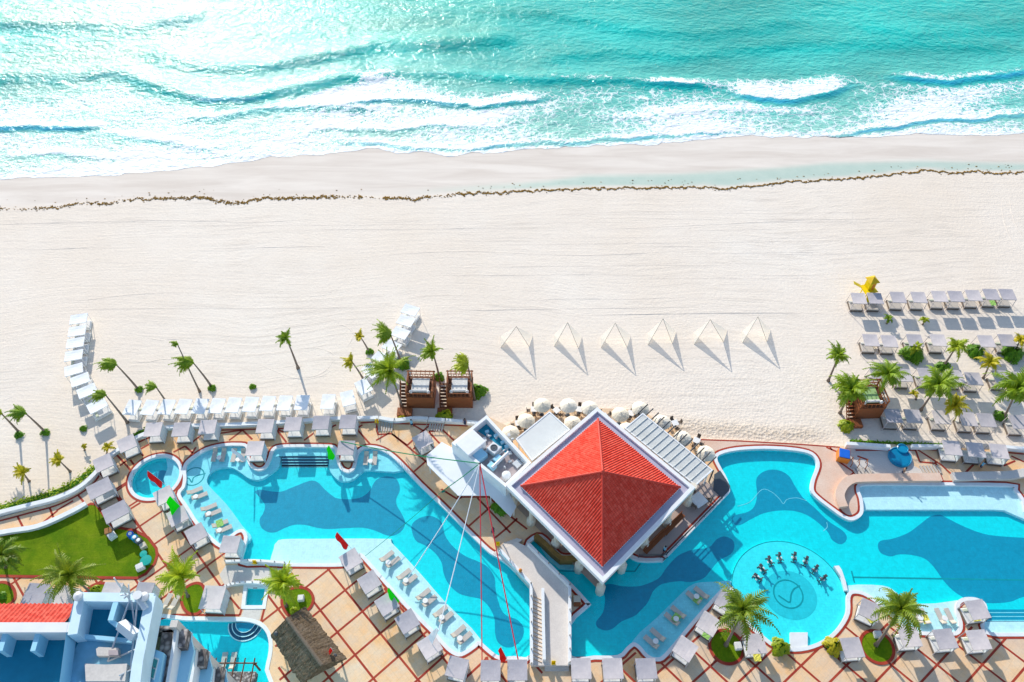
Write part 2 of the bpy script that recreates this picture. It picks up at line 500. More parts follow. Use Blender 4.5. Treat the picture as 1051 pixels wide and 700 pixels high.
def grass_mat(name='lawn_grass', c1=(.11,.23,.004), c2=(.24,.34,.008)):
    t = NT(name); v = t.coord()
    c = t.mix(t.mr(t.noise(v, .35, 5, .65), .35, .65), c1, c2)
    c = t.mix(t.mr(t.noise(v, 7, 5, .75), .3, .75, 0, .6), c, tuple(x*.5 for x in c1))
    c = t.mix(t.mr(t.noise(t.coord((.4,2,1)), .9, 4, .7), .55, .75, 0, .35), c, (.36,.36,.03))
    c = t.mix(t.mr(t.noise(v, .6, 6, .7), .5, .7, 0, .5), c, tuple(x*.55 for x in c1))
    t.bsdf(c, .9, .1, t.bump(t.noise(v, 12, 5, .8), .8, .12)); return t.m
M['grass'] = grass_mat()
def leaf_mat(name, c1, c2, c3):
    t = NT(name); v = t.coord(); oi = t.n('ObjectInfo')
    c = t.mix(t.mr(t.noise(v, 1.3, 3, .6), .35, .65), c1, c2)
    c = t.mix(t.mr(t.noise(v, 6, 3, .6), .45, .7, 0, .6), c, c3)
    c = t.mix(t.math('MULTIPLY', oi.outputs['Random'], .3), c, c3)
    d = t.bsdf(c, .5, .35)
    tl = t.n('BsdfTranslucent'); t.l(t.mix(.5, c, c3), tl.inputs[0])
    mx = t.n('MixShader'); mx.inputs[0].default_value = .3
    t.l(d.outputs[0], mx.inputs[1]); t.l(tl.outputs[0], mx.inputs[2]); t.l(mx.outputs[0], t.out.inputs[0])
    return t.m
M['palm'] = leaf_mat('palm_frond_green', (.09,.22,.006), (.20,.36,.010), (.42,.48,.02))
M['palm_yellow'] = leaf_mat('palm_frond_yellow', (.50,.42,.01), (.72,.56,.012), (.34,.38,.01))
M['palm_lime'] = leaf_mat('palm_frond_lime', (.15,.30,.006), (.34,.46,.010), (.58,.56,.02))
M['palm_dark'] = leaf_mat('palm_frond_dark', (.045,.13,.006), (.12,.25,.008), (.40,.42,.02))
M['bush'] = leaf_mat('bush_leaf', (.05,.22,.006), (.13,.34,.008), (.26,.42,.01))
M['bark'] = simple('palm_bark', (.24,.19,.155), .9, .1, .3, 6, .5, 20)
def wood_mat(name, c1, c2, rot=0, sc=5.5):
    t = NT(name); v = t.coord((1,1,1), (0,0,rot))
    wv = t.n('TexWave', wave_type='BANDS', bands_direction='Z'); t.l(v, wv.inputs[0]); wv.inputs['Scale'].default_value = sc*.35
    wv.inputs['Distortion'].default_value = .5
    n = t.noise(t.coord((.8,.8,8)), 1.5, 4, .6)
    c = t.mix(n, c1, c2); c = t.mix(t.mr(wv.outputs[1], 0, .15, .5, 0), c, tuple(x*.3 for x in c1))
    t.bsdf(c, .6, .3, t.bump(n, .3, .03)); return t.m
M['wood'] = wood_mat('cabana_wood', (.20,.055,.018), (.36,.12,.04))
M['wood_dark'] = wood_mat('dark_wood', (.10,.035,.016), (.19,.07,.03))
M['thatch'] = None
def thatch():
    t = NT('palm_thatch'); tc = t.n('TexCoord'); uv = tc.outputs['UV']
    mp = t.n('Mapping'); mp.inputs['Scale'].default_value = (9, 1.1, 1); t.l(uv, mp.inputs[0])
    n = t.noise(mp.outputs[0], 1.6, 7, .75, .4); n2 = t.noise(t.coord(), 1.3, 4, .6)
    c = t.ramp(n, [(.30, (.035,.025,.015)), (.5, (.135,.098,.062)), (.72, (.25,.20,.15))])
    c = t.mix(t.mr(n2, .4, .7, 0, .3), c, (.19,.155,.13))
    t.bsdf(c, .95, .05, t.bump(n, 1.0, .15)); return t.m
M['thatch'] = thatch()
def tile_mat(name, c1, c2):
    t = NT(name); tc = t.n('TexCoord'); uv = tc.outputs['UV']
    sep = t.n('SeparateXYZ'); t.l(uv, sep.inputs[0])
    row = t.math('FRACT', sep.outputs[1]); seam = t.mr(row, 0, .12, .55, 1)
    wn = t.n('TexWhiteNoise', noise_dimensions='2D')
    fl = t.n('VectorMath', operation='FLOOR'); t.l(uv, fl.inputs[0]); t.l(fl.outputs[0], wn.inputs['Vector'])
    c = t.mix(wn.outputs[0], c1, c2)
    n = t.noise(t.coord(), .35, 5, .65)
    c = t.mix(t.mr(n, .45, .75, 0, .3), c, (.66,.17,.11))
    sc = t.n('VectorMath', operation='SCALE'); t.l(c, sc.inputs[0]); t.l(seam, sc.inputs['Scale'])
    t.bsdf(sc.outputs[0], .8, .08, t.bump(row, .5, .03)); return t.m
M['tile'] = tile_mat('red_roof_tile', (.62,.050,.030), (.76,.105,.070))
M['tile_pale'] = tile_mat('faded_roof_tile', (.60,.07,.05), (.74,.14,.10))
M['parapet_blue'] = simple('parapet_pale_blue', (.62,.80,.88), .7, .2, .1, 1.5)
M['gutter'] = simple('gutter_shade_lilac', (.42,.40,.50), .6, .3, .1, 1)  # shade lying in the gutter is put into its lilac tone
def rib_mat(name, c, rot, sc=2.4):
    t = NT(name); v = t.coord((1,1,1), (0,0,rot))
    wv = t.n('TexWave', wave_type='BANDS', bands_direction='X'); t.l(v, wv.inputs[0]); wv.inputs['Scale'].default_value = sc
    n = t.noise(v, .8, 5, .6)
    col = t.mix(t.mr(n, .35, .7), c, tuple(x*.85 for x in c))
    t.bsdf(col, .45, .4, t.bump(wv.outputs[1], .5, .04)); return t.m
M['metal_roof'] = rib_mat('ribbed_metal_roof', (.62,.64,.62), rad(0))
M['membrane'] = simple('white_membrane', (.76,.79,.82), .5, .35, .06, .6)
M['roof_blue'] = simple('blue_roof_coating', (.012,.24,.37), .7, .2, .25, .8, .2, 6)
M['roof_grime'] = simple('stained_concrete', (.42,.36,.36), .85, .15, .35, .9, .3, 6)
M['hotel_wall'] = simple('shade_tinted_render', (.36,.68,.84), .75, .2, .06, .7, .1, 6)  # blue cast of the white walls in shade, mixed into their colour
M['steel'] = simple('galvanised_steel', (.6,.63,.65), .4, .5, .1, 3)
M['equipment'] = simple('equipment_white', (.72,.75,.76), .45, .4, .08, 3)
M['equip_dark'] = simple('equipment_dark', (.06,.08,.10), .5, .4, .2, 3)
M['red'] = simple('red_cloth', (.95,.004,.004), .7, .2, .06)
M['green'] = simple('green_cloth', (.0,.95,.0), .7, .2, .06)
M['white_cloth'] = simple('white_cloth', (.85,.86,.88), .75, .2, .03)
M['cable_green'] = simple('green_cord', (.0,.25,.10), .6, .3)
M['cable_red'] = simple('red_cord', (.75,.03,.05), .6, .3)
M['cream'] = canopy_mat('cream_parasol_fabric', (.86,.77,.60), (.90,.82,.68))
M['yellow'] = simple('yellow_paint', (.82,.60,.0), .5, .35, .1, 2)
M['orange'] = simple('orange_plastic', (.65,.22,.03), .5, .35)
M['blue'] = simple('blue_plastic', (.01,.13,.60), .4, .4)
M['teal'] = simple('teal_plastic', (.0,.36,.30), .4, .4)
M['tub_blue'] = simple('blue_tub', (.0,.25,.45), .3, .5, .15, 1.5)
M['skin'] = simple('skin', (.45,.26,.17), .6, .3)
M['cloth_navy'] = simple('navy_clothing', (.02,.04,.10), .8, .15)
M['cloth_aqua'] = simple('aqua_clothing', (.2,.5,.7), .8, .15)
M['hair'] = simple('dark_hair', (.02,.015,.01), .6, .3)
M['glass'] = simple('green_window_glass', (.0,.22,.22), .08, .8, .1)
M['pebble'] = None
def pebble():
    t = NT('pebble_planter'); v = t.coord()
    vo = t.voro(v, 3.2); c = t.ramp(vo.outputs['Distance'], [(0, (.62,.58,.55)), (.4, (.40,.36,.34)), (.6, (.05,.045,.05))])
    c = t.mix(vo.outputs['Color'], c, (.45,.38,.33)); 
    c2 = t.mix(.5, c, t.ramp(vo.outputs['Distance'], [(0, (.7,.66,.62)), (.35, (.25,.22,.22)), (.5, (.03,.03,.04))]))
    t.bsdf(c2, .8, .2, t.bump(vo.outputs['Distance'], -.8, .1)); return t.m
M['pebble'] = pebble()
def dots():
    t = NT('balcony_floor'); v = t.coord()
    vo = t.voro(v, 1.5, rnd=.35); c = t.ramp(vo.outputs['Distance'], [(0, (.07,.05,.04)), (.17, (.07,.05,.04)), (.22, (.72,.55,.32))])
    t.bsdf(c, .8, .2); return t.m
M['balcony'] = dots()
M['col_cream'] = simple('cream_column', (.72,.66,.55), .7, .25, .08, 2)
M['wood_bar'] = wood_mat('bar_wood', (.24,.13,.03), (.40,.24,.07))
M['fin_stone'] = simple('finial_stone', (.45,.40,.36), .8, .2)
M['deck_plain'] = simple('ribbed_tan_stone', (.60,.44,.30), .8, .2, .1, 2)
M['metal_roof2'] = simple('pale_sheet_metal', (.66,.68,.66), .5, .4, .08, .6, .2, 3)
M['yellow_dk'] = simple('yellow_roof', (.68,.44,.0), .5, .35, .1, 2)
M['green_bed'] = simple('green_bedding', (.33,.50,.22), .8, .1, .3, 2)
M['orange_wood'] = simple('orange_wicker', (.35,.16,.06), .7, .2)
M['tub_water'] = simple('tub_water', (.0,.20,.38), .12, .5, .2, 2)
M['thatch2'] = simple('thatch_ridge', (.16,.125,.095), .9, .1, .3, 5)
M['towel_yellow'] = simple('yellow_towel', (.75,.66,.12), .9, .1, .3, 6)
M['towel_green'] = simple('green_towel', (.30,.55,.15), .9, .1, .3, 6)
M['seaweed'] = simple('dried_seaweed', (.36,.20,.04), .9, .1, .4, 3)
# ------------------------------------------------------------------ the beach
PF = -.15           # pool floor
D0 = 0.60            # top of the pool deck
WL = 0.48            # water level of the pools
SWASH = [(-300,186),(0,184),(60,182),(120,180),(170,176),(230,168),(290,161),(330,157),(350,156),(380,152),(420,156),(470,159),(500,157),(560,151),(640,149),(700,145),(760,139),(800,139),(850,141),(900,140),(940,137),(1000,139),(1051,137),(1350,128)]
WEED = [(-300,215),(0,214),(30,214),(60,213),(85,208),(110,210),(122,206),(160,204),(182,204),(200,202),(232,208),(244,209),(272,203),(292,204),(320,202),(350,202),(400,203),(420,205),(450,201),(480,199),(530,197),(560,195),(600,194),(650,193),(700,193),(725,192),(745,194),(770,191),(800,188),(850,185),(900,181),(925,178),(950,175),(985,178),(1000,176),(1025,178),(1051,177),(1350,170)]
SWW = sorted(W2(SWASH, -.3)); WDW = sorted(W2(WEED, 0))
def sand_z(x, y):
    e = interp(WDW, x)
    d = y - e
    if d < 0: return 0.02*math.sin(x*.35+y*.5)*0 + 0.0
    return -min(d*.034, 2.5)
def sstep(a, b, x):
    t = min(1, max(0, (x-a)/(b-a))); return t*t*(3-2*t)
POOLTOP = sorted(W2([(-300,215),(420,194),(520,189),(560,186),(600,180),(700,178),(800,172),(850,167),(950,165),(1051,168),(1300,170)], -.2))
DECK_SEAWARD = [(-400,640),(-150,566),(0,531),(28,523.5),(57,516),(80,505.5),(95,492.5),(105,480),(116,467.5),(126,460),(139,452),(151,447),(171,441.5),(200,439.5),(240,438.7),(300,435.5),(337,432.5),(388,431.5),(406,434),(426,431.5),(448,433.5),(490,435.5),(500,427),(520,437),(548,416),(575,420),(612,419),(655,420),(690,438),(713,450.3),(760,452),(820,455.5),(861,458.5),(868,457.5),(900,458.5),(960,459),(1051,462),(1400,474)]
dk = W2(DECK_SEAWARD, D0) + [tuple(G(1400, 860, D0)[:2]), tuple(G(-400, 860, D0)[:2])]
DECK = ccw(dk)
def build_sand():
    me = bpy.data.meshes.new('sand'); vs = []; fs = []
    xs = [-900,-500,-260,-200,-165,-140,-115,-95] + [-80+i*.8 for i in range(0, 213)] + [95,115,140,165,200,260,500,900]
    ys = [-400,-100,-20,0] + [20 + i*.8 for i in range(0, 82)] + [86 + i*.8 for i in range(0, 60)] + [136,142,150,170] + [200, 400]
    for y in ys:
        for x in xs: vs.append((x, y, sand_z(x, y)))
    n = len(xs); IN = [inside((x, y), DECK) if y < 75 else False for x, y, z in vs]
    for j in range(len(ys)-1):
        for i in range(n-1):
            q = (j*n+i, j*n+i+1, (j+1)*n+i+1, (j+1)*n+i)
            if not all(IN[a] for a in q): fs.append(q)
    me.from_pydata(vs, [], fs); me.materials.append(M['sand'])
    me.update(); WA = []; PA = []; TA = []; CA = []
    ridge = [tuple(G(a, b)[:2]) for a, b in ((640,440),(690,436),(720,438),(760,441),(800,446),(850,446),(880,440))]
    for i, (x, y, z) in enumerate(vs):
        e = interp(WDW, x); s = interp(SWW, x); t = interp(POOLTOP, x)
        WA.append(sstep(e-.2, e+1.2, y))
        PA.append(sstep(e+.3, e+1.2, y) * (1-sstep(t-1.0, t+.6, y)) * sstep(-22, 8, x) if t > e else 0)
        nz = noise.noise((x*.12, y*.12, 0))
        TA.append((1-sstep(44, 62, y + 6*nz)) * (1-.6*sstep(0, 40, x)))
        c = 0
        if -2 < x < 60:
            yr = interp(sorted(ridge), x)
            c = max(0, 1-abs((y-yr)/2.2)) * sstep(8, 14, x) * (1-sstep(38, 44, x))
            c = max(c, .16*(1-sstep(62, 75, y)))
        CA.append(max(c, .05))
    for nm, A in (('wet', WA), ('pool', PA), ('trod', TA), ('churn', CA)):
        a = me.attributes.new(nm, 'FLOAT', 'POINT'); a.data.foreach_set('value', A)
    me.polygons.foreach_set('use_smooth', [True]*len(fs))
    o = bpy.data.objects.new('sand', me); COL.objects.link(o); tag(o, kind='structure')
build_sand()

# wheel and foot tracks pressed into the sand, low ridges of real sand
def track(pts, wd=.18, ht=.09, gauge=None):
    m = MB(); p = smooth(W2(pts, 0), False, 6)
    for off in ([0] if not gauge else [-gauge/2, gauge/2]):
        q = offset(p, off, False) if off else p
        A = offset(q, -wd, False); B = offset(q, wd, False); n = len(q); vs = []; fs = []
        for i in range(n):
            k = ht*(.4+.6*abs(noise.noise((q[i][0]*.7, q[i][1]*.7, 3))))*min(1, i/4, (n-1-i)/4)
            vs += [(A[i][0], A[i][1], -.02), (q[i][0], q[i][1], .005+k), (B[i][0], B[i][1], -.02)]
        for i in range(n-1):
            fs += [(i*3, i*3+3, i*3+4, i*3+1), (i*3+1, i*3+4, i*3+5, i*3+2)]
        m.add(vs, fs)
    return m
tr = MB()
for pts in ([(275,386),(300,388),(318,387),(332,382),(341,372),(343,367)],[(262,372),(290,384),(310,389),(330,386),(342,378)],
            [(300,358),(322,357),(336,360),(345,366)],[(345,333),(355,335),(362,342),(360,350),(356,356)],
            [(128,364),(138,358),(144,360)],[(136,370),(150,372),(165,369),(190,369)],[(0,412),(8,409),(16,406)],[(0,425),(10,421),(22,414)],
            [(60,306),(85,308),(110,305),(140,302),(200,299)],[(150,346),(165,349),(180,348),(210,352)],
            [(600,236),(700,232),(820,226),(920,224)],[(1028,205),(1030,225),(1038,246),(1051,262)],[(1036,200),(1040,225),(1051,245)],
            [(380,262),(480,258),(600,262),(720,256)],[(60,230),(160,226),(260,228),(330,224)]):
    q = track(pts, .13, .08); tr.add(q.v, q.f)
RT = random.Random(11)
for i in range(46):
    y0 = 212 + 110*RT.random()**1.5; x0 = RT.uniform(-40, 900); L = RT.uniform(60, 380); dy = -.012*L+RT.uniform(-3, 3)
    y0 += 12*(1-x0/1051)
    if y0 > 270 and 860 < x0+L: L = 860-x0
    if L < 30: continue
    q = track([(x0, y0), (x0+L*.3, y0+dy*.3+RT.uniform(-1,1)), (x0+L*.65, y0+dy*.65+RT.uniform(-1,1)), (x0+L, y0+dy)], RT.uniform(.05,.1), RT.uniform(.02,.055)); tr.add(q.v, q.f)
tag(tr.build('sand_tracks', M['sand'], smooth=True), kind='structure')

# sargassum line
def weed():
    m = MB(); R = random.Random(3)
    pts = W2(WEED, 0)
    for (a, b) in zip(pts, pts[1:]):
        L = math.hypot(b[0]-a[0], b[1]-a[1]); n = int(L*34)
        for i in range(n):
            t = R.random(); x = a[0]+(b[0]-a[0])*t; y = a[1]+(b[1]-a[1])*t
            if abs(x) > 120: continue
            d = noise.noise((x*.25, 1.7, 0)); d2 = noise.noise((x*1.3, 5.7, 0))
            right = sstep(-15, 10, x)
            if x < -8 and d < -.22 and R.random() < .8: continue
            if x < -55 and R.random() < .25: continue
            y += d2*.6 + R.gauss(0, .10 + .10*(1-right))
            if R.random() < .03: y += R.uniform(.3, 2.2)*(1 if R.random() < .7 else -.3)
            s = R.uniform(.04, .13)
            an = R.random()*3.14; z = sand_z(x, y)+.015
            vs = []
            for k in range(6):
                q = k*math.pi/3 + an; r = s*R.uniform(.5, 1.2)
                vs.append((x+r*1.6*math.cos(q), y+r*math.sin(q), z+R.uniform(0, .05)))
            vs.append((x, y, z+R.uniform(.04, .12)))
            m.add(vs, [(k, (k+1)%6, 6) for k in range(6)])
    tag(m.build('seaweed', M['seaweed']), kind='stuff')
weed()

# ------------------------------------------------------------------ the sea: a swell modelled as real crests
CRESTS = [  # (polyline, height, shoreward width, seaward width, foam on top, painted blue shading of the front)
    ([(-200,82),(0,79),(30,77),(60,81),(100,76),(125,73),(150,83),(175,93),(200,98),(230,103),(262,102),(300,92),(345,82),(380,77)], .85, 2.2, 3.2, .15, .12),
    ([(345,84),(400,76),(450,76),(500,79),(560,82),(620,82),(690,87),(760,90)], .5, 1.5, 3.0, .25, .1),
    ([(140,52),(160,56),(190,63),(230,68),(270,68),(320,60),(350,53),(400,47),(470,44),(540,40)], .85, 2.5, 3.4, 0, 0),
    ([(-200,20),(0,23),(40,25),(80,25),(130,27),(180,21),(220,14)], .8, 2.6, 3.5, 0, 0),
    ([(185,98),(215,104),(250,105),(285,98)], .3, .8, 1.5, .3, 1),
    ([(-200,130),(0,132),(50,131),(104,132),(118,127)], .5, .9, 1.6, .45, 1),
    ([(0,160),(60,158),(110,163),(160,160)], .2, .8, 1.6, .45, .2),
    ([(95,135),(140,143),(180,147),(215,153),(245,148)], .3, .9, 1.8, .4, .35),
    ([(180,119),(222,123),(262,112),(310,109),(350,110),(400,112)], .45, 1.3, 2.2, .25, .3),
    ([(340,108),(400,104),(440,104),(470,109),(490,111),(530,104),(570,100)], .4, .9, 2.0, .35, .6),
    ([(742,94),(775,101),(810,104),(850,97),(882,86)], .6, 1.0, 5.0, .50, 1),
    ([(900,76),(935,82),(975,85),(1010,80),(1051,74),(1250,68)], .6, 1.0, 3.6, .48, 1),
    ([(650,84),(680,86),(715,88),(728,84)], .4, .9, 1.8, .5, .5),
    ([(480,8),(560,12),(640,28),(700,35),(760,30),(830,22)], .35, 2.0, 5, 0, 0),
    ([(540,62),(620,52),(700,58),(800,46),(920,42),(1051,50)], .25, 2.2, 5, 0, 0),
    ([(870,25),(930,33),(1000,30),(1100,24)], .3, 2.2, 5, 0, 0),
    ([(300,138),(340,132),(400,134),(450,128),(520,132)], .22, .9, 1.8, .4, .25),
    ([(335,146),(370,147),(400,149),(430,152),(480,153),(500,151),(560,146),(640,143),(700,138),(765,134)], .10, .6, 1.2, .25, .85),
    ([(840,143),(880,134),(920,131),(960,125),(1000,123),(1051,117),(1250,112)], .18, .6, 1.6, .25, 1),
    ([(600,122),(680,118),(760,112),(850,118)], .15, 1.0, 1.8, .2, .05),
]
def build_ocean():
    import numpy as np
    xs = np.concatenate([np.array([-1800,-900,-500,-300,-220,-180]), np.arange(-150, 150.1, .7), np.array([180,220,300,500,900,1800])])
    ts = [0]
    st = .4
    while ts[-1] < 95: ts.append(ts[-1]+st); st = .4 if ts[-1] < 62 else st*1.02
    ts += [110, 140, 200, 300, 600, 1200, 3000, 7500]
    ts = np.array(ts)
    sw = np.interp(xs, [p[0] for p in SWW], [p[1] for p in SWW])
    X = np.tile(xs, (len(ts), 1)); T = np.tile(ts[:, None], (1, len(xs)))
    jit = np.array([noise.noise((x*.22, 3, 0))*1.1 + noise.noise((x*.9, 7, 0))*.35 for x in xs])
    Y = (sw + jit)[None, :] + T
    Zb = np.array([sand_z(x, y) for x, y in zip(xs, sw+jit)])
    Z = np.maximum(Zb[None, :] + .015 - 0*T, -.55) + 0*T
    Z = Zb[None, :]*np.exp(-T/3.0) + (-.42)*(1-np.exp(-T/3.0)) + .03
    F = np.zeros_like(X); MK = np.exp(-T/13.0)*.85; FR = np.zeros_like(X)
    # broad foam fields, from the photograph: (t from the shore, x) in metres
    sx = 1/(1+np.exp(-(X+10)/14))          # 0 on the left, 1 on the right
    sm = lambda a, b, v: np.clip((v-a)/(b-a), 0, 1)**2*(3-2*np.clip((v-a)/(b-a), 0, 1))
    wid = 17 + 6*(1-sx)
    patch = np.array([[noise.noise((x*.045, t*.12, 9)) for x in xs] for t in ts])
    F += (1-sm(wid*.8, wid*1.45, T))*(.61-.10*(1-sx)+.16*patch)
    F += np.exp(-T/1.0)*.40
    F += (1-sx)*(1-sm(22, 46, T))*.14 + np.clip(patch, 0, 1)*.25*(1-sm(25, 40, T))
    # milkier water colour towards the far left
    MK += (1-sx)*(1-sm(20, 55, T))*.35
    for pts, h, wf, wb, fo, fr in CRESTS:
        w_ = sorted(W2(pts, -.4)); cx = [p[0] for p in w_]; cy = [p[1] for p in w_]
        yc = np.interp(X, cx, cy)
        wob = np.array([noise.noise((x*.16, cy[0]*.3, 1))*.9 + noise.noise((x*.6, cy[0]*.3, 2))*.35 for x in xs])[None, :]
        yc = yc + wob
        ext = 7.0
        fade = sm(cx[0]-1, cx[0]+ext, X)*(1-sm(cx[-1]-ext, cx[-1]+1, X))
        hv = np.array([.75+.5*noise.noise((x*.08, cy[0], 4)) for x in xs])[None, :]
        d = Y-yc
        brk = np.array([.62+.75*noise.noise((x*.11, cy[0]*.7, 8)) for x in xs])[None, :]
        prof = np.where(d < 0, np.exp(-(d/wf)**2), np.exp(-(d/wb)**2))
        Z += h*fade*prof*hv
        F += fo*fade*np.where(d < 0, np.exp(-(d/(wf*.7))**2)*.3, np.exp(-(d/(wb*1.15))**2)*.75)
        FR = np.maximum(FR, fr*fade*np.clip(brk*1.25, 0.1, 1)*np.exp(-((d+wf*.5)/(wf*.6))**2))
        F -= (.75*fr + (1.1 if h > .5 and fr < .5 else 0))*fade*np.exp(-((d+wf*.6)/(wf*.75))**2)
        MK -= .5*min(1, h*2)*fade*np.exp(-((d+wf*.6)/(wf*.9))**2)*(1-.5*sx)
    Z += np.array([[0.0]])
    v = np.stack([X, Y, Z], -1).reshape(-1, 3)
    nx = len(xs); ny = len(ts)
    idx = np.arange(nx*ny).reshape(ny, nx)
    f = np.stack([idx[:-1, :-1], idx[:-1, 1:], idx[1:, 1:], idx[1:, :-1]], -1).reshape(-1, 4)
    me = bpy.data.meshes.new('sea')
    me.from_pydata(v.tolist(), [], f.tolist()); me.materials.append(M['ocean'])
    for nm, A in (('foam', F), ('milk', MK), ('front', FR)):
        a = me.attributes.new(nm, 'FLOAT', 'POINT'); a.data.foreach_set('value', np.clip(A, 0, 1.3).reshape(-1).astype('f'))
    me.polygons.foreach_set('use_smooth', [True]*len(f))
    o = bpy.data.objects.new('sea', me); COL.objects.link(o); tag(o, kind='structure')
build_ocean()

# ------------------------------------------------------------------ pools and deck
L_OUT = [(192,476.5),(199,470),(212,462),(228,458),(243,457.3),(252,459),(253,470),(257,479),(265,483),(273,480),(278,471),(281,462.5),(288,459.3),(310,458.7),(335,459),(343,461),(345,471),(349,481),(357,485),(364,481),(366.5,471),(369,464),(376,460),(388,461),(400,467),(412,478),(431,498),(452,518),(480,546),(500,565.5),(509,571),(518,577),(528,586),(543,601.5),(544,640),(544,672),(528,673.5),(513,673.5),(503,667),(492,658),(486,662),(478,667.5),(471,670),(463,666),(455,658),(443,644.5),(420,622),(400,600),(383,580.5),(371,568),(366,571),(358,577),(345,578.3),(320,578.3),(292,578),(270,577),(249.5,576),(251.5,562),(254,551),(250,543.5),(243,544.5),(236,550),(230,557),(224,557),(205,538),(192,518),(185,507),(189.5,500),(191.2,491),(190.8,484)]
R_OUT = [(736,471),(740,466),(757,462),(785,460.5),(812,462),(829,465),(836,470),(838,478),(833,492),(832,503),(838,511),(852,522),(865,531),(874,534),(882,531),(886,525),(885,512),(882,503),(887,498),(920,497.6),(960,498),(1034,499),(1041,503),(1049,514),(1058,529),(1110,531),(1180,531),(1180,650),(1051,649.5),(1018,649),(1010,643),(1013,632),(1012,620),(1003,614),(990,613.3),(982,618),(981,628),(984,638),(983,646),(975,649),(944,648),(930,643),(916,630),(900,616),(886,607.5),(874,606),(869,612),(868.5,628),(861,642),(849,654),(833,662),(815,665),(797,662),(783,652),(770,640),(761,627),(755,614),(752,602.5),(742,604),(735,610),(710,638),(683,670),(674,675),(665,672),(657,663),(650,659.5),(643,664.5),(634,672.5),(610,673),(586.5,673),(586,641),(604.5,622),(603.5,617),(578,590.5),(573,592),(556,574.5),(542.5,560.5),(552,551.5),(560,556),(568,566),(577,572.5),(592,572),(620,566),(640,568),(655,575.5),(678,575.7),(683,573),(714,541),(744,510),(749,503),(746,491),(740,480)]
def wcirc(px, py, rx, z, n=36, ky=1.0):
    c = G(px, py, z); r = (G(px+rx, py, z)-c).length
    return [(c.x+r*math.cos(2*math.pi*i/n), c.y+r*ky*math.sin(2*math.pi*i/n)) for i in range(n)]
PZ = D0
LW = ccw(smooth(W2(L_OUT, PZ), True, 3)); RW = ccw(smooth(W2(R_OUT, PZ), True, 3))
CW = ccw(wcirc(159.5, 489.5, 24, PZ, 48))
S_OUT = [(120,637),(190,636.5),(225,637),(250,637.5),(262,640),(270,645),(275,654),(276,668),(272,688),(268,720),(120,720)]
SW_ = ccw(smooth(W2(S_OUT, PZ), True, 3))
SPA = ccw(W2([(253.5,603),(272.5,603),(269.5,621.5),(251.5,621.5)], PZ))
POOLS = [LW, RW, CW, SW_, SPA]
OUTERS = [offset(p, -.42, True) for p in POOLS]

m = MB()
m.sheet_holes([DECK] + [p[::-1] for p in POOLS], D0)
m.side(DECK, -.3, D0)
tag(m.build('pool_deck', M['deck']), kind='structure')

# basins
m = MB()
for p in POOLS: m.side(p, -.95, D0, inward=True)
m.m = 0
tag(m.build('pool_wall', M['pool_cyan']), kind='structure')
m = MB()
for p, z in ((LW, PF), (RW, PF), (CW, -.2), (SW_, PF+.1), (SPA, PF)): m.sheet(p, z)
tag(m.build('pool_floor', M['pool_cyan']), kind='structure')
m = MB()
for p, z in ((LW, WL), (RW, WL), (CW, WL+.02), (SW_, WL), (SPA, WL)): m.sheet(p, z)
tag(m.build('pool_surface', M['pool_water']), kind='structure')
m = MB()
for i, p in enumerate(POOLS): m.ribbon(p, 0.02, -.40, D0+.035+.006*i, True, z0=.2)
tag(m.build('pool_coping', M['coping']), kind='structure')
m = MB()
for i, p in enumerate(POOLS[:3]): m.ribbon(p, -.42, -.66, D0+.018+.004*i, True)
tag(m.build('pool_border', M['band']), kind='structure')

# shelves (prisms that run in under the coping) and the pattern laid in the floors
def shelf(name, pts, z, mat, zb=-.9, k=3, sm=True):
    p = W2(pts, z); p = ccw(smooth(p, True, k)) if sm else ccw(p)
    q = MB(); q.sheet(p, z); q.side(p, zb, z-.001)
    return tag(q.build(name, mat), kind='structure')
def inlay(name, pts, z, mat, clip=None):
    p = ccw(smooth(W2(pts, z), True, 4)); q = MB(); q.sheet(p, z); return tag(q.build(name, mat), kind='structure')
shelf('sun_shelf', [(214,498),(213,490),(218,483.5),(227,480),(238,480),(247,485),(254,490),(262,492.5),(270,491),(279,485),(286,479),(288,470),(288,468),(337,468),(338,470),(338,481),(342,488),(348,493),(356,494),(364,491),(371,485),(378,482.5),(414,482.8),(405,460),(380,445),(300,444),(180,445),(172,480),(170,500),(205,550),(222,566),(245,562),(258,552),(249,540),(232,517)], .28, M['pool_aqua'])
shelf('sun_shelf', [(281,590),(281,563),(284,556.5),(290,553.5),(320,553),(396,553),(402,557),(430,587),(457,618),(494,657),(490,680),(440,660),(380,600),(350,590)], .30, M['pool_pale'])
shelf('sun_shelf', [(650,657),(674,634),(703,605.5),(709,601),(717,598),(735,597),(752,597),(760,612),(700,690),(640,690)], .2, M['pool_aqua'])
cw = wcirc(809.8, 609.5, 58.5, .22, 64, .99)
m = MB(); m.sheet(ccw(cw), .22); m.side(ccw(cw), -.9, .219)
tag(m.build('bar_pool_shelf', M['pool_bright']), kind='structure')
m = MB(); m.ribbon(ccw(cw), .0, .10, .226, True)
c2 = wcirc(809, 609.6, 14, .23, 40); m.ribbon(ccw(c2), 0, -.16, .244, True)
def stroke(pts, wd, z, mb):
    p = smooth(W2(pts, z), False, 5); mb.ribbon(p, -wd/2, wd/2, z)
stroke([(799,611),(804,614.5),(810.5,618),(812,610),(815,604.5),(821,601)], .16, .248, m)
tag(m.build('pool_floor_line', M['pool_mark']), kind='structure')
c3 = wcirc(811, 610.5, 27, .23, 48, .95); m = MB(); m.sheet(ccw(c3), .23)
tag(m.build('pool_floor_circle', mosaic('pool_lining_mid', (.02,.60,.68))), kind='structure')
shelf('sun_shelf', [(870,601),(906,601),(920,608),(934,618.7),(960,619.3),(990,619.3),(990,664),(930,664),(880,640),(871,612)], .28, M['pool_pale'])
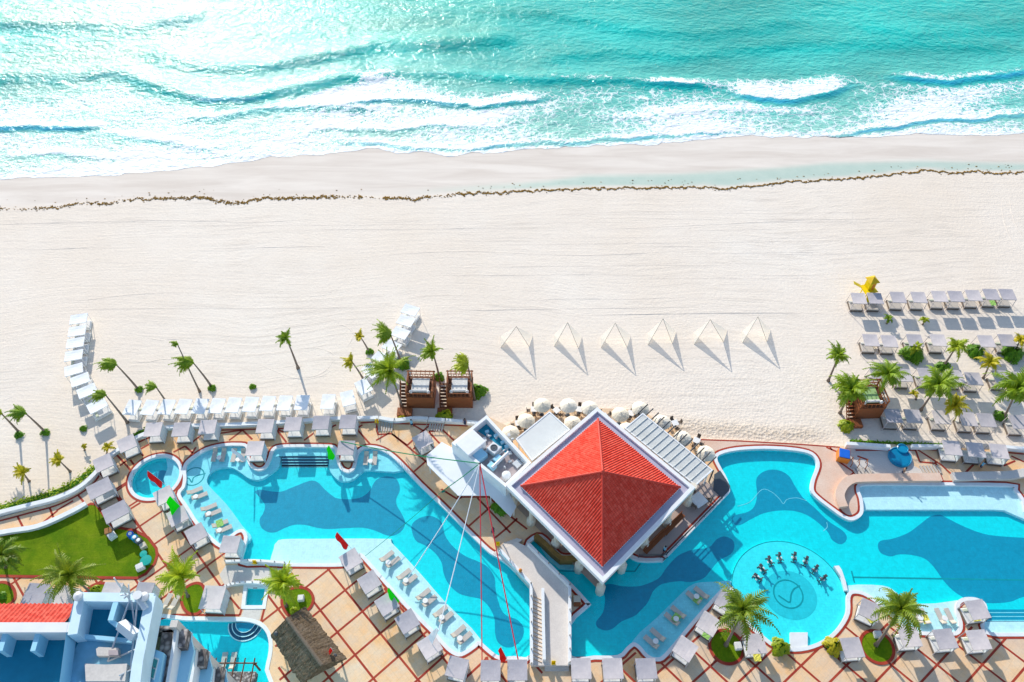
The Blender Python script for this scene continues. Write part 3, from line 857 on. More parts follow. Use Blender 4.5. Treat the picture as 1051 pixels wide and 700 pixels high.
shelf('sun_shelf', [(876,480),(884,523),(890,523),(1020,523),(1031,523.8),(1053,533.5),(1075,534),(1190,534),(1190,480),(1000,470)], .26, M['pool_pale'], sm=False)
shelf('sun_shelf', [(1005,638),(1190,638),(1190,664),(1005,664)], .30, M['pool_pale'], sm=False)
shelf('bar_stool_shelf', [(553,559),(558,557),(578,575),(594,575),(597,586),(574,584),(563,575)], -.05, M['pool_aqua'], sm=False)
m = MB(); m.ribbon(W2([(548,562),(559,575),(571,586.5),(600,587.5)], PF), 0, .15, PF+.01); m.ribbon(W2([(640,587),(652,587),(659,577)], PF), 0, .15, PF+.01)
tag(m.build('pool_floor_line', M['pool_mark']), kind='structure')
# navy steps
def steps(x0, x1, y0, y1, n, z0, z1, name='pool_steps', mt='pool_navy'):
    q = MB(); q.m = 0
    for i in range(n):
        z = z0+(z1-z0)*i/max(1, n-1); a = y0+(y1-y0)*i/n; b = y0+(y1-y0)*(i+1)/n
        poly = ccw(W2([(x0,a),(x1,a),(x1,b),(x0,b)], z))
        q.m = 0; q.sheet(poly, z); q.side(poly, -.9, z-.001)
        q.m = 1; P0, P1 = G(x0,b-.35,z+.006), G(x1,b-.35,z+.006)
        q.sheet([(P0.x,P0.y),(P1.x,P1.y),(P1.x,P1.y+.09),(P0.x,P0.y+.09)], z+.006)
    return tag(q.build(name, [M[mt], M['pool_aqua']]), kind='structure')
steps(289, 337, 468.5, 480, 4, .2, -.15)
steps(1013, 1190, 625.5, 637.5, 3, -.02, .12, 'pool_steps', 'pool_dark')
# round steps of the small pool
m = MB()
c = G(252.5, 640, 0)
for i, r in enumerate((2.45, 2.0, 1.55, 1.1)):
    z = -.10 + i*.12
    arc = [(c.x + r*math.cos(a), c.y + r*math.sin(a)) for a in [math.pi + math.pi*k/20 for k in range(21)]]
    arc = ccw(arc); m.m = 0 if i < 3 else 2; m.sheet(arc, z); m.m = 0; m.side(arc, -.2, z-.001)
    m.m = 1
    for k in range(20):
        a, b = arc[k], arc[k+1]
        if abs(a[1]-c.y) < .02 and abs(b[1]-c.y) < .02: continue
        ia = (c.x+(a[0]-c.x)*.94, c.y+(a[1]-c.y)*.94); ib = (c.x+(b[0]-c.x)*.94, c.y+(b[1]-c.y)*.94)
        m.add([(*a, z+.005), (*b, z+.005), (*ib, z+.005), (*ia, z+.005)], [(0,1,2,3)])
tag(m.build('pool_steps', [M['pool_navy'], M['pool_pale'], M['pool_dark']]), kind='structure')
shelf('sunken_seat', [(222,669),(224,668),(243,668),(247,671),(248,684),(243,688),(224,688),(220,684)], -.08, M['pool_dark'])
# circle of the small round pool
m = MB(); m.sheet(ccw(wcirc(164, 491, 9.5, -.19, 32)), -.195); tag(m.build('pool_floor_inlay', M['pool_dark']), kind='structure')
m = MB(); q = ccw(wcirc(159.5, 489.8, 20.5, .2, 48)); m.ribbon(q, 0, -.8, .2, True, z0=-.2)
tag(m.build('pool_bench', M['pool_cyan']), kind='structure')
# blue figures inlaid in the floor
L1 = [(262,505),(266,502.5),(270,503),(280,504.5),(289,504.5),(302,499.5),(318,493.5),(326,495),(333,502),(340,508),(346,511.5),(359,512.4),(371.5,510),(380,503),(383.5,496),(388.6,491),(397,489),(406,491),(410,498),(410,504.6),(407,511),(407,518),(412,527),(415.7,536),(412.6,544.6),(404,549.7),(395.5,549),(385,544.6),(371.5,541.5),(354,542),(337,543),(325,541.5),(314,538.8),(302,538.6),(292,542),(283.5,546),(275,546),(268,541),(266.5,533),(270,527),(272,519),(268,512)]
L2 = [(423,546),(423,538),(430,532),(440,529.5),(448.6,532),(454,538),(457,550),(466,562),(478,571),(490,576),(500.6,582),(507.5,592.6),(508.5,603),(510,612),(514,624.6),(519.5,631.5),(531.5,636.6),(537.5,645),(535.7,655.5),(528,663),(519.5,664.4),(511,659),(508,648.6),(507.5,635),(502,623),(493.7,615),(483,612.5),(471,609),(460.6,599.5),(455.5,589),(453,577),(446,567),(436.6,560),(427,555)]
R1 = [(776,495),(778,488.6),(784,484),(793,482),(803,484),(810.5,489.5),(816,499),(824,510.5),(837,522),(850.5,535),(864,544),(869,550.5),(867.6,556),(862,558.5),(854,554),(848.6,544.8),(833,531.4),(818,525),(801,523.8),(784,526.7),(770.5,533),(759,539),(752.4,537),(751,532),(755,528.6),(766.7,525.7),(774,520),(777,508.6)]
R2 = [(743,550.6),(751.5,554),(753.7,561),(750,568.6),(737.8,575.5),(729,585.8),(722,593.5),(708.6,597.4),(696.6,596.5),(679.5,599.5),(671,606),(667.4,613),(664,619.5),(657,627),(651.5,632),(637.8,638),(629,645),(620.7,647),(613,643.5),(612,638),(619,628),(621,614),(619,604),(622,600),(628,599.5),(638,601.6),(650,602),(660.6,600.5),(676,593.5),(684.6,582),(696.6,570),(712,564),(727.5,562),(735,554)]
R3 = [(901,560),(904,555),(916,553),(932,547),(944.4,538),(954.5,530.5),(964.5,528.5),(972.5,532),(990.6,541),(1014.7,549),(1051,552),(1080,554),(1110,566),(1112,595),(1085,607),(1051,612.4),(1037,617.5),(1016.7,619),(996.6,616.5),(980.6,608),(968.5,596),(958.5,582),(948.4,573),(934,569.3),(922,569),(914,571),(904,567.5)]
for p in (L1, L2, R1, R2, R3): inlay('pool_floor_inlay', p, PF+.008, M['pool_dark'])
m = MB()
def bar(a, b, wd, z, mb=m):
    stroke([a, b], wd, z, mb)
bar((876,592.4), (1180,597.5), .17, PF+.014); stroke([(874,586),(875.5,592),(877,598)], .17, PF+.014, m)
c3 = ccw(wcirc(199, 489, 9.6, .285, 32)); m.ribbon(c3, 0, -.16, .285, True)
stroke([(191,491),(194,491),(197,495),(198.5,490.5),(203,488),(211,486)], .16, .286, m)
tag(m.build('pool_floor_line', M['pool_mark']), kind='structure')
m = MB(); stroke([(757,519.5),(770,515),(782,502.5),(792,505),(800,512),(804,517),(808,512.5),(818,511),(828,514)], .05, PF+.016, m); stroke([(845,545),(849,541),(848.5,536)], .06, PF+.016, m)
tag(m.build('pool_floor_line', M['pool_aqua']), kind='structure')
# white steps down into the round bar pool
m = MB(); m.prism(ccw(W2([(811,649),(829,649),(829,664.5),(811,664.5)], .56)), .0, .56)
tag(m.build('pool_entry_step', M['coping']), kind='structure')
m = MB()   # tapered white lip of the round bar pool
m.prism(ccw(W2([(856,581),(861,580.5),(864,585),(868,597),(870,606),(867,606),(863,592)], D0)), .1, D0+.03)
tag(m.build('pool_coping', M['coping']), kind='structure')

# ------------------------------------------------------------------ lawn, planters
def lawn(name, pts, z=D0, sm=True, edge=.32, mat='grass'):
    p = W2(pts, z); p = ccw(smooth(p, True, 4)) if sm else ccw(p)
    q = MB(); q.sheet(p, z+.05); q.side(p, z, z+.049)
    o = tag(q.build(name, M[mat]), kind='structure')
    q = MB(); q.ribbon(p, 0, -edge, z+.07, True, z0=z)
    tag(q.build('planter_kerb', M['band']), kind='structure'); return p
LAWN = [(-200,640),(-200,600),(-100,572),(0,551),(38,544.5),(71,531),(88,521),(93,518.5),(98,519),(105,529),(112,540),(120,543),(137,545.5),(151,553),(159,563.5),(160,570),(157.5,578),(149,588),(141,592),(100,591.5),(0,590),(-200,590)][2:-1] + [(-100,590)]
lp = lawn('lawn', LAWN, sm=False)
HOLES = [lp]
HOLES.append(lawn('lawn', [(-12,612),(-8,603),(2,599),(10,602),(14,609),(13,616),(5,621),(-8,620)]))
HOLES.append(lawn('lawn', [(190,607),(195,602),(203,600),(208,604),(209,614),(207,624),(201,629),(193,627),(188,618)]))
HOLES.append(lawn('lawn', [(292,611),(298,606),(308,604.5),(316,607),(320,614),(318,622),(310,629),(303,633),(296,629),(291,620)]))
HOLES.append(ccw(wcirc(745.5, 664, 15.5, D0, 36))); HOLES.append(ccw(wcirc(900, 664, 15, D0, 36)))
for h in HOLES[-2:]:
    q = MB(); q.sheet(h, D0+.05); tag(q.build('lawn', M['grass']), kind='structure')
    q = MB(); q.ribbon(h, 0, -.32, D0+.09, True, z0=D0); tag(q.build('planter_kerb', M['band']), kind='structure')
HOLES.append(lawn('lawn', [(91,606),(96,602),(104,600),(111,602),(114,608),(104,613),(93,612)]))
# the hedge-strip outside the sea wall
# ------------------------------------------------------------------ red lattice of paving bands
def lattice(o_px, u_px, v_px, region, excl, n=26, wd=.24):
    """two families of bands through o, with cell edges to u and v"""
    z = D0+.005
    O = Vector(G(*o_px, z)[:2]); U = Vector(G(*u_px, z)[:2])-O; V = Vector(G(*v_px, z)[:2])-O
    q = MB(); fam = 0
    for A, B, zz in ((U, V, z), (V, U, z+.003)):
        Al = A.length; a = A/Al; perp = Vector((-a.y, a.x))*wd/2
        for k in range(-n, n+1):
            base = O + B*k; run = None; s = -n*Al; step = .12
            while s <= n*Al:
                p = base + a*s; ok = inside(p, region) and not any(inside(p, e) for e in excl)
                if ok and run is None: run = s
                if (not ok or s+step > n*Al) and run is not None:
                    if s-run > .3:
                        p0, p1 = base+a*run, base+a*s
                        q.add([(*(p0-perp), zz), (*(p1-perp), zz), (*(p1+perp), zz), (*(p0+perp), zz)], [(0,1,2,3)])
                    run = None
                s += step
    return q
EX = [offset(p, -.45, True) for p in POOLS] + HOLES
regL = W2([(88,517),(97,505),(135,470),(160,461),(178,473),(190,480),(180,500),(223,560),(236,560),(250,580),(250,640),(280,640),(290,720),(556,720),(556,684),(544,676),(470,673),(430,640),(371,580),(300,580),(292,604),(232,604),(160,640),(80,650),(-60,650),(-60,590),(140,592),(160,570),(140,546),(112,541)], D0)
q = lattice((354.3,605.7), (372,627.5), (328.7,626.3), regL, EX)
q2 = lattice((452,503), (463,514), (441,513.8), W2([(395,462),(420,470),(440,490),(470,512),(502,512),(520,530),(545,552),(511,567),(500,560),(430,494)], D0), EX, 14, .2)

regR = W2([(586,676),(640,668),(680,676),(745,612),(752,640),(790,660),(870,640),(900,640),(1300,655),(1300,800),(400,800),(560,720),(586,690)], D0)
q3 = lattice((729,683.8), (752.3,662.5), (752.3,705.5), regR, EX)
q.add(q3.v, q3.f)
tag(q.build('paving_bands', M['band']), kind='structure')
# free bands of the terrace by the sea and of the upper walk
m = MB()
def band(pts, wd=.24, z=D0+.012, sm=False):
    p = W2(pts, z); p = smooth(p, False, 5) if sm else p
    m.ribbon(p, -wd/2, wd/2, z)
band([(-60,549),(0,534.5),(28,527),(57,519),(80,508),(95,497),(104,485),(113,473),(123,464.5),(139,455.5),(151,450),(160,446.5)], sm=True)
for a, b in (((18,530),(27,548)),((51,521),(58,540)),((80,508),(89,519)),((31,547),(59,524)),((58,524),(75,514)),((104,487),(128,522)),((128,522),(158,560)),((123,478),(131,472)),((119,466),(132,480)),((132,480),(137,487)),
             ((118,505),(135,493)),((131,524),(144,516)),((139,455),(147,468)),((144,461),(153,456)),
             ((190,476),(201,459)),((178,464),(190,458)),((190,458),(199,466)),((196,455),(206,447)),((224,445),(248,441.5)),((235,452),(249,441.5)),((249,441.5),(259,451)),((225,441.5),(300,439.5)),
             ((283,440),(291,443.5)),((284,441),(294,454)),((312,452),(322,444.5)),((345,436),(337,440)),((370,434),(386,433)),((366,440),(372,436)),((366,440),(380,456)),((386,433.6),(388,446)),((388,446),(402,445)),((402,434.5),(480,437)),((402,445),(445,480)),((386,452),(400,444)),
             ((402,445),(418,457)),((418,457),(440,437)),((440,443),(454,441)),((440,443),(452,456)),((454,441),(466,452)),((424,436),(436,443)),((425,484),(441,470)),((424,461),(436,452)),((432,443),(455,470)),
             ((453,502),(469,512)),((469,512),(474,510.5)),((469,510),(502,510)),((490,511),(524,547)),((502,510),(508,516)),((508,516),(497,526)),((497,526),(480,541)),((517,524),(524,530)),((524,530),(541,543)),((531,532),(519,543)),((519,543),(508,552)),
             ((878,462),(940,462)),((880,468),(891,472)),((939,460),(966,462.5)),((939,460),(944,474)),((944,474),(960,475.5)),((941,461),(966,477)),((966,477),(978,488)),((960,474),(968,494)),((990,486),(1000,476)),((1030,478),(1042,473)),((1030,464),(1051,466)),((1038,468),(1051,474)),
             ((860,473),(877,485)),((877,485),(878,488)),((848,459),(860,464)),((854,462),(852,459))):
    band([a, b])
band([(712,450.9),(760,452.6),(820,456),(862,459)], .2)
band([(877,484),(865,497),(860,508),(862,522),(868,528)], .22, sm=True)
band([(880,495.3),(960,495.8),(1036,496.8),(1046,503),(1053,514)], .22)
band([(586,675.5),(634,675.6)], .3); band([(512,676.3),(540,676.3)], .3)
band([(160,637),(178,631),(200,631),(246,631.5)], .25); band([(246,631.5),(250,618),(252,606)], .25); band([(268,637.5),(272,622),(275.5,606)], .25); band([(231,607),(246,625)], .22)
band([(258,577),(261,604)], .2); band([(266,577),(263,604)], .2)
tag(m.build('paving_bands', M['band']), kind='structure')
# salmon and pale paving fields
m = MB()
m.sheet(ccw(W2([(713,451),(760,452.8),(820,456.3),(862,459.3),(866,468),(878,487),(880,494),(881,500),(884,510),(886,526),(880,533),(872,536),(864,533.5),(851,524.5),(836,513.5),(829,504.5),(830.5,491),(835.5,478),(834,471),(827,467),(812,464),(785,462.6),(757,464),(741,468),(734,472)][:0]+
        [(713,451),(760,452.8),(820,456.3),(862,459.3),(866,468),(878,487),(881,495.5),(879,503),(883,513),(884.5,525),(881,529.5),(873,532),(865,529),(853,520),(840,510),(834.5,502.5),(835.5,492),(840.5,478),(838.5,469),(830,463.3),(812,460.3),(785,458.8),(757,460.2),(739,464.3),(728,460)], D0+.004)), D0+.004)
tag(m.build('salmon_paving', M['salmon']), kind='structure')
m = MB()
m.sheet(ccw(W2([(869,459),(935,461),(938,478),(968,494),(880,494),(870,480)], D0+.006)), D0+.006)
m.sheet(ccw(W2([(232,580),(290,580.5),(300,585),(292,603),(262,600),(232,603),(225,590)], D0+.014)), D0+.014)
m.sheet(ccw(W2([(251,624),(269,624),(266,636),(246,636)], D0+.006)), D0+.006)
tag(m.build('pale_paving', M['pale_stone']), kind='structure')
# ------------------------------------------------------------------ plants
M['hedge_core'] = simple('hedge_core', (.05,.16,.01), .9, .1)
def frond(m, base, d, L, droop, wleaf=.55, up=.35, R=random, nseg=9, twist=0):
    """a feather leaf: arching rib with narrow leaflets on both sides"""
    d = Vector(d).normalized(); h = Vector((d.x, d.y, 0))
    if h.length < .01: h = Vector((1,0,0))
    h.normalize(); side0 = Vector((-h.y, h.x, 0))
    pts = []; p = Vector(base); el = math.atan2(d.z, max(.01, math.hypot(d.x, d.y))) + up
    for i in range(nseg+1):
        pts.append(p.copy()); st = L/nseg
        p = p + (h*math.cos(el) + Vector((0,0,1))*math.sin(el))*st
        el -= droop*(0.6+1.1*i/nseg)/nseg
        h = (h + side0*twist/nseg).normalized()
    for i in range(nseg):
        a, b = pts[i], pts[i+1]; t = (b-a).normalized()
        s = t.cross(Vector((0,0,1)))
        if s.length < .01: s = side0.copy()
        s.normalize(); n = s.cross(t)
        for k in range(2):
            f = (i + k*.5 + .3)/nseg; q = a.lerp(b, k*.5)
            lw = wleaf*1.12*(math.sin(min(1, f*1.1+.16)*math.pi)**.55)*R.uniform(.8, 1.1) if f < .97 else .1
            lw = max(lw, .12)
            for sg in (-1, 1):
                tip = q + s*sg*lw*.85 + t*lw*.75 - n*lw*R.uniform(.15, .55)
                wd = t*(.105*max(.75, wleaf/.5))
                m.add([q-wd*.6, q+wd*1.3, tip+wd*.25, tip-wd*.1], [(0,1,2,3) if sg < 0 else (3,2,1,0)])
        w0 = s*.035
        m.add([a-w0, a+w0, b+w0, b-w0], [(0,1,2,3)])
def palm(crown_px, base_px, label, H=5.2, r=1.8, nf=16, wind=None, mat='palm', zb=0, name='palm_tree', group=None, bend=.35, dead=0, thick=1, seed=None, wl=None):
    R = random.Random(seed if seed is not None else int(crown_px[0]*7+crown_px[1]*13))
    b = G(*base_px, zb); c = G(*crown_px, zb+H)
    root = tag(empty(name, b), label, 'palm tree', group)
    cl = c-b
    m = MB(); n = 9; pts = []; rs = []
    for i in range(n+1):
        t = i/n
        x = Vector((cl.x*(t**(1+bend)), cl.y*(t**(1+bend)), cl.z*t))
        pts.append(x); rs.append((.17-.09*t + (.10 if i == 0 else 0))*thick*(.6+.08*H if H < 5 else 1))
    m.path(pts, rs, 7); m.build('trunk', M['bark'], root, True)
    m = MB(); top = pts[-1]
    nf = int(nf*(1.5 if wind is not None else 1.25)); r = r*(1.12 if wind is not None else 1.0)
    for i in range(nf):
        a = 2*math.pi*(i*.381966*1.0)+R.uniform(-.35, .35); lev = i/nf
        el = 1.1 - 1.5*lev
        d = Vector((math.cos(a)*math.cos(el), math.sin(a)*math.cos(el), math.sin(el)))
        tw = 0
        LL = r*R.uniform(.58, 1.22)
        if wind is not None:
            w_ = Vector((*wind, -.05)); d = (d*.75 + w_*1.05)
            LL *= R.uniform(.75, 1.1)
        frond(m, top + Vector((0,0,.05)), d, LL, R.uniform(1.3, 2.6) if wind is None else R.uniform(.8, 1.7), wl or (.30*r/1.8+.12), .2, R, 8, R.uniform(-.5, .5))
    m.lathe(top-Vector((0,0,.15)), [(.02,-.1),(.16*thick,0),(.12,.25),(.02,.4)], 7)
    m.build('crown', M[mat], root)
    if dead:
        m = MB()
        for i in range(dead):
            a = R.uniform(0, 6.28); frond(m, top, (math.cos(a)+(wind[0] if wind else 0), math.sin(a), -.3), r*.7, 1.6, .2, 0, R, 6)
        m.build('dry_frond', M['palm_yellow'], root)
    return root
def bush(px, r, label, zb=0, ht=None, mat='bush', n=None, name='shrub', group=None, sx=1):
    R = random.Random(int(px[0]*3+px[1]))
    ht = ht or r*1.1; c = G(*px, zb); m = MB(); n = n or int(520*r*r+160)
    for i in range(n):
        a = R.uniform(0, 6.283); u = R.random()**.5; z = R.random()
        lump = 1+.18*math.sin(a*3+px[0])+.12*math.sin(a*7)
        rr = r*lump*math.sqrt(max(0, 1-z*z*.9))*(u*.35+.65); p = Vector((rr*math.cos(a)*sx, rr*math.sin(a), .08+ht*z*R.uniform(.8, 1.05)))
        s = R.uniform(.11, .22)*(1 if r > .6 else .7); nrm = Vector((math.cos(a)*.5, math.sin(a)*.5, .7+R.uniform(-.5, .5))).normalized()
        t = nrm.cross(Vector((R.uniform(-1,1), R.uniform(-1,1), R.uniform(-.3,.3)))).normalized(); q = nrm.cross(t)
        m.add([p-t*s, p+q*s*.5, p+t*s*1.2, p-q*s*.5], [(0,1,2,3)])
    root = tag(empty(name, c), label, 'shrub', group)
    m.build('foliage', M[mat], root)
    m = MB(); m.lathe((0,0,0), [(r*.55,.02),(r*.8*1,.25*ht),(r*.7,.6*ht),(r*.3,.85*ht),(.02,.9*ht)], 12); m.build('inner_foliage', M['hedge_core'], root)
    st = MB()
    for k in range(3): st.tube((0,0,0), (r*.3*math.cos(k*2.1), r*.3*math.sin(k*2.1), ht*.7), .04, .015, 5)
    st.build('stem', M['bark'], root)
    return root

# ------------------------------------------------------------------ furniture prototypes
def mk_daybed(w=2.1, d=2.1, h=2.15, canopy='grey_canopy', post='grey_post', base='wicker', name='canopied_daybed', curtain=True, pw=.07, legs_splay=0):
    t = empty(name)
    # canopy: slightly sagging fabric on a rim
    m = MB(); n = 6; vs = []; fs = []
    for j in range(n+1):
        for i in range(n+1):
            u, v = i/n*2-1, j/n*2-1
            vs.append((u*w/2, v*d/2, h - .07*(1-u*u)*(1-v*v) + .012*math.sin(i*3.1)))
    for j in range(n):
        for i in range(n):
            a = j*(n+1)+i; fs.append((a, a+1, a+n+2, a+n+1))
    m.add(vs, fs)
    m.side([(-w/2,-d/2),(w/2,-d/2),(w/2,d/2),(-w/2,d/2)], h-.13, h)
    cp_ = m.build('canopy', M[canopy], t)
    m = MB()
    for s in (-1, 1):
        m.box((s*(w/2-.05), 0, h-.10), (pw, d-.06, .07)); m.box((0, s*(d/2-.05), h-.10), (w-.2, pw, .07))
    m.build('canopy_frame', M[post], t)
    for sx in (-1, 1):
        for sy in (-1, 1):
            m = MB(); x, y = sx*(w/2-.08), sy*(d/2-.08)
            m.path([(x*(1+legs_splay), y*(1+legs_splay), 0), (x, y, h-.14)], [pw*.6, pw*.55], 4); m.build('post', M[post], t)
    m = MB(); m.rbox((0, 0, .22), (w-.22, d-.2, .3), .04); m.build('bed_base', M[base], t)
    m = MB(); m.rbox((0, -.04, .46), (w-.34, d-.34, .18), .06); mt = m.build('mattress', M['sling' if post == 'sand_post' else 'cushion'], t, False)
    for s in (-1, 1):
        m = MB(); m.rbox((s*w*.2, d*.5-.48, .60), (w*.32, .36, .15), .06); m.build('pillow', M['pillow'], t)
    if curtain:
        m = MB(); n = 10; vs = []; fs = []
        for i in range(n+1):
            y = d/2-.1 - (d-.2)*i/n; x = w/2-.05+.035*math.sin(i*2.4)
            vs += [(x, y, .05), (x-.02, y, h-.14)]
        for i in range(n): fs.append((i*2, i*2+2, i*2+3, i*2+1))
        m.add(vs, fs); m.build('side_curtain', M[canopy if canopy == 'white_canopy' else 'pale_curtain'], t)
    return t
M['pale_curtain'] = simple('pale_curtain', (.62,.70,.74), .85, .1, .08, 3)
FIRST = {}
def place(kind, mk, px, zt, zb, rz, label, cat, group, s=None):
    """zt: height at which px was read, zb: height of the thing's base"""
    o = mk() if kind not in FIRST else clone(FIRST[kind])
    FIRST.setdefault(kind, o)
    p = G(*px, zt); o.location = (p.x, p.y, zb); o.rotation_euler = (0, 0, rz)
    if s: o.scale = s
    return tag(o, label, cat, group)
CH_ = 2.15
# grey daybeds on the terrace
def grey(px, rz, label, s=None, zb=D0, curt=True): return place('grey' if curt else 'greyopen', lambda: mk_daybed(curtain=curt), px, zb+CH_, zb, rad(rz), label, 'daybed', 'grey canopied daybeds around the pools', s)
W = 'grey daybed '
GREYS = [
 ((105.7,474.9), 33, W+'at the bend of the white wall, nearest the leafy hedge'),
 ((130,455), 31, W+'turned at an angle on the curve above the small round pool'),
 ((157,440.5), 4, W+'leftmost of three square to the beach wall, above the small round pool'),
 ((185.7,440.5), 3, W+'middle of the three above the gap between round pool and big left pool'),
 ((213,438), 3, W+'with blue-shaded roof, rightmost of the three above the left pool'),
 ((272,437), 1, W+'against the beach wall behind the first round peninsula of the left pool'),
 ((300.6,435), 1, W+'against the beach wall above the dark pool steps, left one of its pair'),
 ((329.3,433.6), 1, W+'against the beach wall above the dark pool steps, right one of its pair'),
 ((357,432.6), 0, W+'rightmost against the beach wall, behind the second round peninsula'),
 ((261.5,460), 1, W+'alone on the first round peninsula pushed into the left pool'),
 ((355,459.5), -1, W+'on the second round peninsula beside the green feather flag'),
 ((434,451.5), 33, W+'turned at an angle, alone on the paving left of the white awning'),
 ((168,508.5), 33, W+'overlapping the rim of the small round pool, behind the red feather flag'),
 ((182,529.5), 33, W+'beside the pool edge, behind the bright green feather flag'),
 ((201,547.5), 35, W+'third down the left pool edge, below the green feather flag'),
 ((236,558.5), -2, W+'on the small corner peninsula above the white footbridge'),
 ((360,574), 35, W+'beside the red feather flag at the corner of the pale sun shelf'),
 ((379,597), 35, W+'second down the slanting pool edge, above the bright green flag'),
 ((397,619.5), 35, W+'touched by the bright green feather flag on the slanting edge'),
 ((418,637.5), 34, W+'fourth down the slanting pool edge, below the green flag'),
 ((441,663), 34, W+'at the foot of the slanting row beside the white feather flag'),
 ((469,685), -14, W+'small and dark, lowest on the slanting edge at the bottom of the photo'),
 ((503.5,688), 0, W+'left of the red feather flag at the bottom pool edge'),
 ((531,687.5), 0, W+'right of the red feather flag, crossed by the red cord'),
 ((596.5,686), 0, W+'just right of the stone bridge foot at the bottom edge'),
 ((629,686), 1, W+'between two others along the bottom edge right of the bridge'),
 ((663.5,686), 2, W+'in the notch where the shallow lounger shelf of the right pool begins'),
 ((703.5,665.7), -38, W+'lower one of three along the slanting lounger shelf, below the palm'),
 ((727.5,640), -37, W+'middle one along the slanting lounger shelf, with green towels'),
 ((746,617), -36, W+'half hidden under the palm at the tip by the bar pool'),
 ((775.5,660.5), 3, W+'right of the round palm planter below the bar pool, with yellow towel'),
 ((893,626), -28, W+'tilted beside the right edge of the round bar pool, yellow cushions'),
 ((875,664.5), 4, W+'left of the oval palm planter, beside a small yellow-green plant'),
 ((934,653.5), 3, W+'half hidden by palm fronds right of the oval planter'),
 ((970.5,655.5), 5, W+'between the palm and the keyhole peninsula on the right'),
 ((1003.7,625.5), 8, W+'out on the keyhole peninsula of the right pool, yellow cushions'),
 ((1004.7,656.5), 4, W+'at the root of the keyhole peninsula, lower right'),
 ((977.5,459.5), -5, W+'left of three on the raised walk behind the right pool'),
 ((1001.6,461.5), -6, W+'middle of three on the raised walk behind the right pool'),
 ((1025.7,463), -7, W+'right of three on the raised walk behind the right pool'),
]
for px, rz, lb in GREYS: grey(px, rz, lb)
for px, rz, lb, s in (((102,501), 34, W+'extra wide, upper of two beside the lawn tip', (1.3,1.0,1)), ((118.4,525), 34, W+'extra wide, lower of two beside the lawn tip', (1.3,1.0,1)),
                      ((36,610), -4, W+'left of the big palm, between lawn and red tiled roof', (1.15,1.2,1)), ((67,613), -12, W+'half under the fronds of the big palm beside the lawn', (1.1,1.2,1)),
                      ((114,607), -3, W+'partly hidden by the hotel parapet, left of the antenna', (1,1,1)), ((147.5,607), -3, W+'partly hidden by the hotel parapet, right of the antenna', (.9,1,1)),
                      ((218,613), -3, W+'between the oval grass planter and the tiny plunge pool', (1.15,1.25,1))):
    grey(px, rz, lb, s)
# grey daybeds on the sand, four rows
rows = [('front row by the yellow hut', [(881.6,306),(898.6,306),(922,305),(943.4,305),(964.5,304),(981.6,304),(999.6,303),(1017.7,302),(1034.4,302)]),
        ('second row', [(894,349),(913,350),(939.4,349),(963.5,349),(1012.7,350),(1033.8,349),(1053,349)]),
        ('third row', [(902,384),(928,385),(951,384),(980.6,386),(999.6,388.5),(1027.8,386.5),(1047,388)]),
        ('back row beside the terrace wall', [(917,426.5),(937.4,427),(966.5,428),(993.6,430),(1012.7,431),(1046,433)])]
OFF = {0: 'deckchairs'}
def mk_beach(): 
    return mk_daybed(2.05, 2.1, 2.1, 'grey_canopy', 'sand_post', 'wicker', 'beach_daybed', False, .075, .10)
M['sand_post'] = simple('pale_post', (.55,.50,.50), .6, .3)
for rn, pts in rows:
    for i, px in enumerate(pts):
        place('beach', mk_beach, px, 2.1, 0, rad(-3), 'grey roofed beach daybed, %s from left, %s' % (ORD[i], rn), 'daybed', 'grey roofed daybeds on the sand at the right')
# white cabanas of the left beach
def mk_white(): return mk_daybed(1.75, 2.35, 2.0, 'white_canopy', 'plastic_white', 'plastic_white', 'white_beach_cabana', False, .07)
WB = 'white roofed beach bed '
arcL = [((80.5,327),102),((79,339.5),102),((77.2,351.5),102),((75.5,364.5),103),((75.5,379),112),((82,389.5),118),((89,401),122),((99.5,416),128)]
for i, (px, a) in enumerate(arcL):
    place('white', mk_white, px, 2.0, 0, rad(a), WB + ('at the seaward tip of the left curved line' if i == 0 else '%s from the sea in the left curved line' % ORD[i]), 'beach bed', 'white roofed beds on the left beach')
rowW = [(135.5,418),(153.5,418),(171,417.5),(188,417),(205.3,416.7),(222.5,416.3),(239.5,415.5),(257,414.8),(274.6,413.8),(292,413.4),(309.8,413),(336.5,412)]
for i, px in enumerate(rowW):
    place('white', mk_white, px, 2.0, 0, rad(-6+.5*i), WB + ('leftmost in the straight row along the terrace wall' if i == 0 else 'standing apart at the right end of the straight row' if i == 11 else '%s from the left in the straight row along the terrace wall' % ORD[i]), 'beach bed', 'white roofed beds on the left beach')
arcR = [((357,408.5),18),((373,396.5),32),((381,380),48),((391,367.5),55),((402,355),62),((411,341.5),66),((416.5,329),68),((421,318),68)]
for i, (px, a) in enumerate(arcR):
    place('white', mk_white, px, 2.0, 0, rad(a), WB + ('at the seaward tip of the right curved line' if i == 7 else '%s from the terrace in the right curved line' % ORD[i]), 'beach bed', 'white roofed beds on the left beach')

